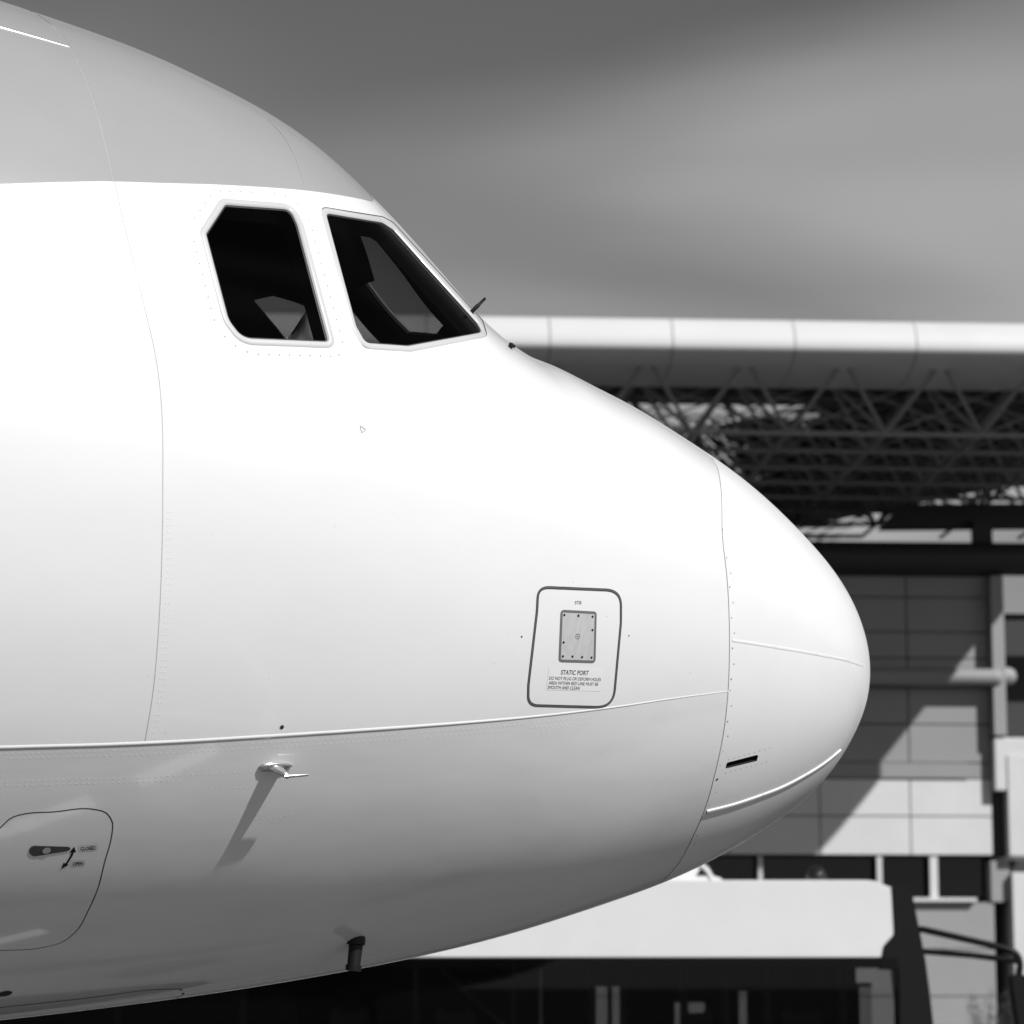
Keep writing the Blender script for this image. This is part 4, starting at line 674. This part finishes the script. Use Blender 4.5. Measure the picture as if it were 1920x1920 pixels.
# a shallower second lattice hung below the rear of the canopy, rising to the right
low2 = MB()
for j in range(9):
    z0 = 16.45+.23*j; y = 17.5+1.7*j; dz = 1.45
    e = 18/25.5; low2.bar((-12, y+2.2, z0), (6, y+2.2-3.8*e, z0+dz*e), .055, 5); low2.bar((-12, y+2.2, z0+.95), (6, y+2.2-3.8*e, z0+dz*e+.95), .05, 5)
    for i in range(20):
        xx = -12+1.28*i; f = i/20
        if xx > 6: continue
        yy = y+2.2-3.8*f; zz = z0+dz*f
        low2.bar((xx, yy, zz), (xx+.64, yy-.1, zz+.98), .038, 5); low2.bar((xx+.64, yy-.1, zz+.98), (xx+1.28, yy-.19, zz+.1), .038, 5)
tag(low2.build('rear_lattice', M_TRUSS, truss), kind='stuff')
b = MB(); b.prism([(5.6, 16.05), (14, 16.2), (14, 16.95), (6.3, 16.85)], 12.71, 13.2, 'y'); b.build('roof_girder', M_DARK, hang)
b = MB(); b.box(8.5, 9.1, 12.3, 12.69, 15.2, 16.3); b.build('girder_post', M_DARK, hang)
for xx in (-24, -12):
    b = MB(); b.bar((xx, 6, 0), (xx, 6, 16.92), .35, 16); b.build('canopy_column', M_TRUSS, hang, True)
# wall
WY = 12.2
b = MB(); b.box(-14, 8.845, WY+.12, WY+18, 0, 4.37); b.box(-14, 9.229, WY+.12, WY+18, 5.779, 14.96); b.box(-14, 9.229, WY+1.4, WY+18, 4.287, 5.841); b.build('wall_body', M_JT, hang)
zj = [5.8, 7.002, 8.152, 8.649, 9.841, 11.022, 11.903, 12.722, 13.81, 14.494]; xj = [-13.464, -10.625, -7.806, -4.988, -2.17, 0.649, 3.467, 6.286, 8.845]
for i in range(len(xj)-1):
    for k in range(len(zj)-1):
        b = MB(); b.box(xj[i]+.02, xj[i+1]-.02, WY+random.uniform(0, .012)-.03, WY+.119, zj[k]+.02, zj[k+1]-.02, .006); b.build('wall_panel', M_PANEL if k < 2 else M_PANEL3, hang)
zl = [0.1, 1.51, 2.93, 4.37]
for i in range(len(xj)-1):
    for k in range(len(zl)-1):
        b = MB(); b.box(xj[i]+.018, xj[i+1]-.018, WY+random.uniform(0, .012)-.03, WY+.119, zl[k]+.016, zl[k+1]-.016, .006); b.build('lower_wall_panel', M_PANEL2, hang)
# eave beam, pipe rail, ledge
b = MB(); b.tube([(-14, WY-.2, 15.012), (14.5, WY-.2, 15.012)], .52, 24); b.build('eave_beam', M_DARK, hang, True)
b = MB(); b.bar((-14, WY-.5, 11.261), (8.918, WY-.5, 11.261), .27, 24); b.sphere((8.918, WY-.5, 11.261), .27, u=24, v=12); b.build('rail_pipe', M_PANEL3, hang, True)
b = MB(); b.box(-14, 8.089, WY-.10, WY-.034, 8.173, 8.639, .01); b.build('wall_ledge', M_PANEL3, hang)
# pilaster, box, pipe end and set-back wing at the right
b = MB(); b.box(8.856, 9.249, WY-.55, WY+.1, 9.468, 14.442, .02); b.build('pilaster', M_PANEL2, hang)
b = MB(); b.box(8.866, 10.369, WY-.45, WY+.1, 7.769, 9.406, .05); b.build('balcony_box', M_PANEL, hang)
b = MB(); b.box(9.26, 10.369, WY-.5, WY+3, 5.779, 8.846); b.build('wing_wall', M_PANEL, hang)
b = MB(); b.box(9.332, 14.6, WY+3.1, WY+16, 0, 13.716); b.build('wing_body', M_JT, hang)
b = MB(); b.tube([(9.229, WY-.2, 11.333), (9.457, WY-.2, 11.333), (9.602, WY-.2, 11.333), (9.664, WY-.2, 11.333)], [.28, .28, .2, .08], 20); b.build('pipe_end', M_PANEL2, hang, True)
b = MB(); b.box(9.332, 10.369, WY-.4, WY+3, 0, 5.271, .02); b.build('corner_pier', M_PANEL, hang)
b = MB(); b.box(8.742, 9.312, WY-.1, WY+1.2, 4.38, 5.634); b.build('window_reveal', M_PANEL2, hang)
# window band
for (x_, w_) in ((-10, .12), (-7, .12), (-4, .12), (-1.2, .12), (1.6, .12), (5.291, .16), (6.98, .24)):
    b = MB(); b.box(x_-w_/2, x_+w_/2, WY-.02, WY+.12, 4.38, 5.758); b.build('window_post', M_PANEL, hang)
b = MB(); b.box(5.809, 8.244, WY-.28, WY+.5, 4.375, 4.494, .01); b.build('window_sill', M_PANEL, hang)
for (xa, xb) in ((-10, -7), (-7, -4), (-4, -1.2), (-1.2, 1.6), (1.6, 5.291), (5.291, 6.98), (6.98, 8.711)):
    b = MB(); b.box(xa+.13, xb-.13, WY+.5, WY+.52, 4.515, 5.738); b.build('window_pane', MATS.get('hangar_glass') or glass('hangar_glass', .1), hang)

# ================================================================ shrub at the foot of the hangar wall
M_LEAF = mat('leaf_dark', .05, .6, var=.3, vscale=4)
def shrub(loc, h, label):
    r = empty('shrub', loc); tag(r, label, 'plant')
    stm = MB(); V = []; Fc = []
    for k in range(9):
        a = random.uniform(0, 6.28); l = h*random.uniform(.6, 1); tip = Vector((math.cos(a)*.45*l, math.sin(a)*.35*l, l))
        stm.tube([(0, 0, 0), tip*.5+Vector((0, 0, .05)), tip], [.025, .015, .006], 5)
        for q in range(70):
            f = random.uniform(.35, 1.05); p = tip*f+Vector((random.gauss(0, .10), random.gauss(0, .10), random.gauss(0, .10)))
            d = Vector((random.gauss(0, 1), random.gauss(0, 1), random.gauss(.4, 1))).normalized(); e = d.orthogonal().normalized(); L_ = random.uniform(.05, .11)
            b0 = len(V); V += [p, p+d*L_*.5+e*L_*.22, p+d*L_, p+d*L_*.5-e*L_*.22]; Fc.append((b0, b0+1, b0+2, b0+3))
    stm.build('stem', M_LEAF, r); mobj('foliage', V, Fc, M_LEAF, r)
shrub((13.6, 86.5, 0), 1.75, 'small dark leafy shrub before the grey lower hangar wall')
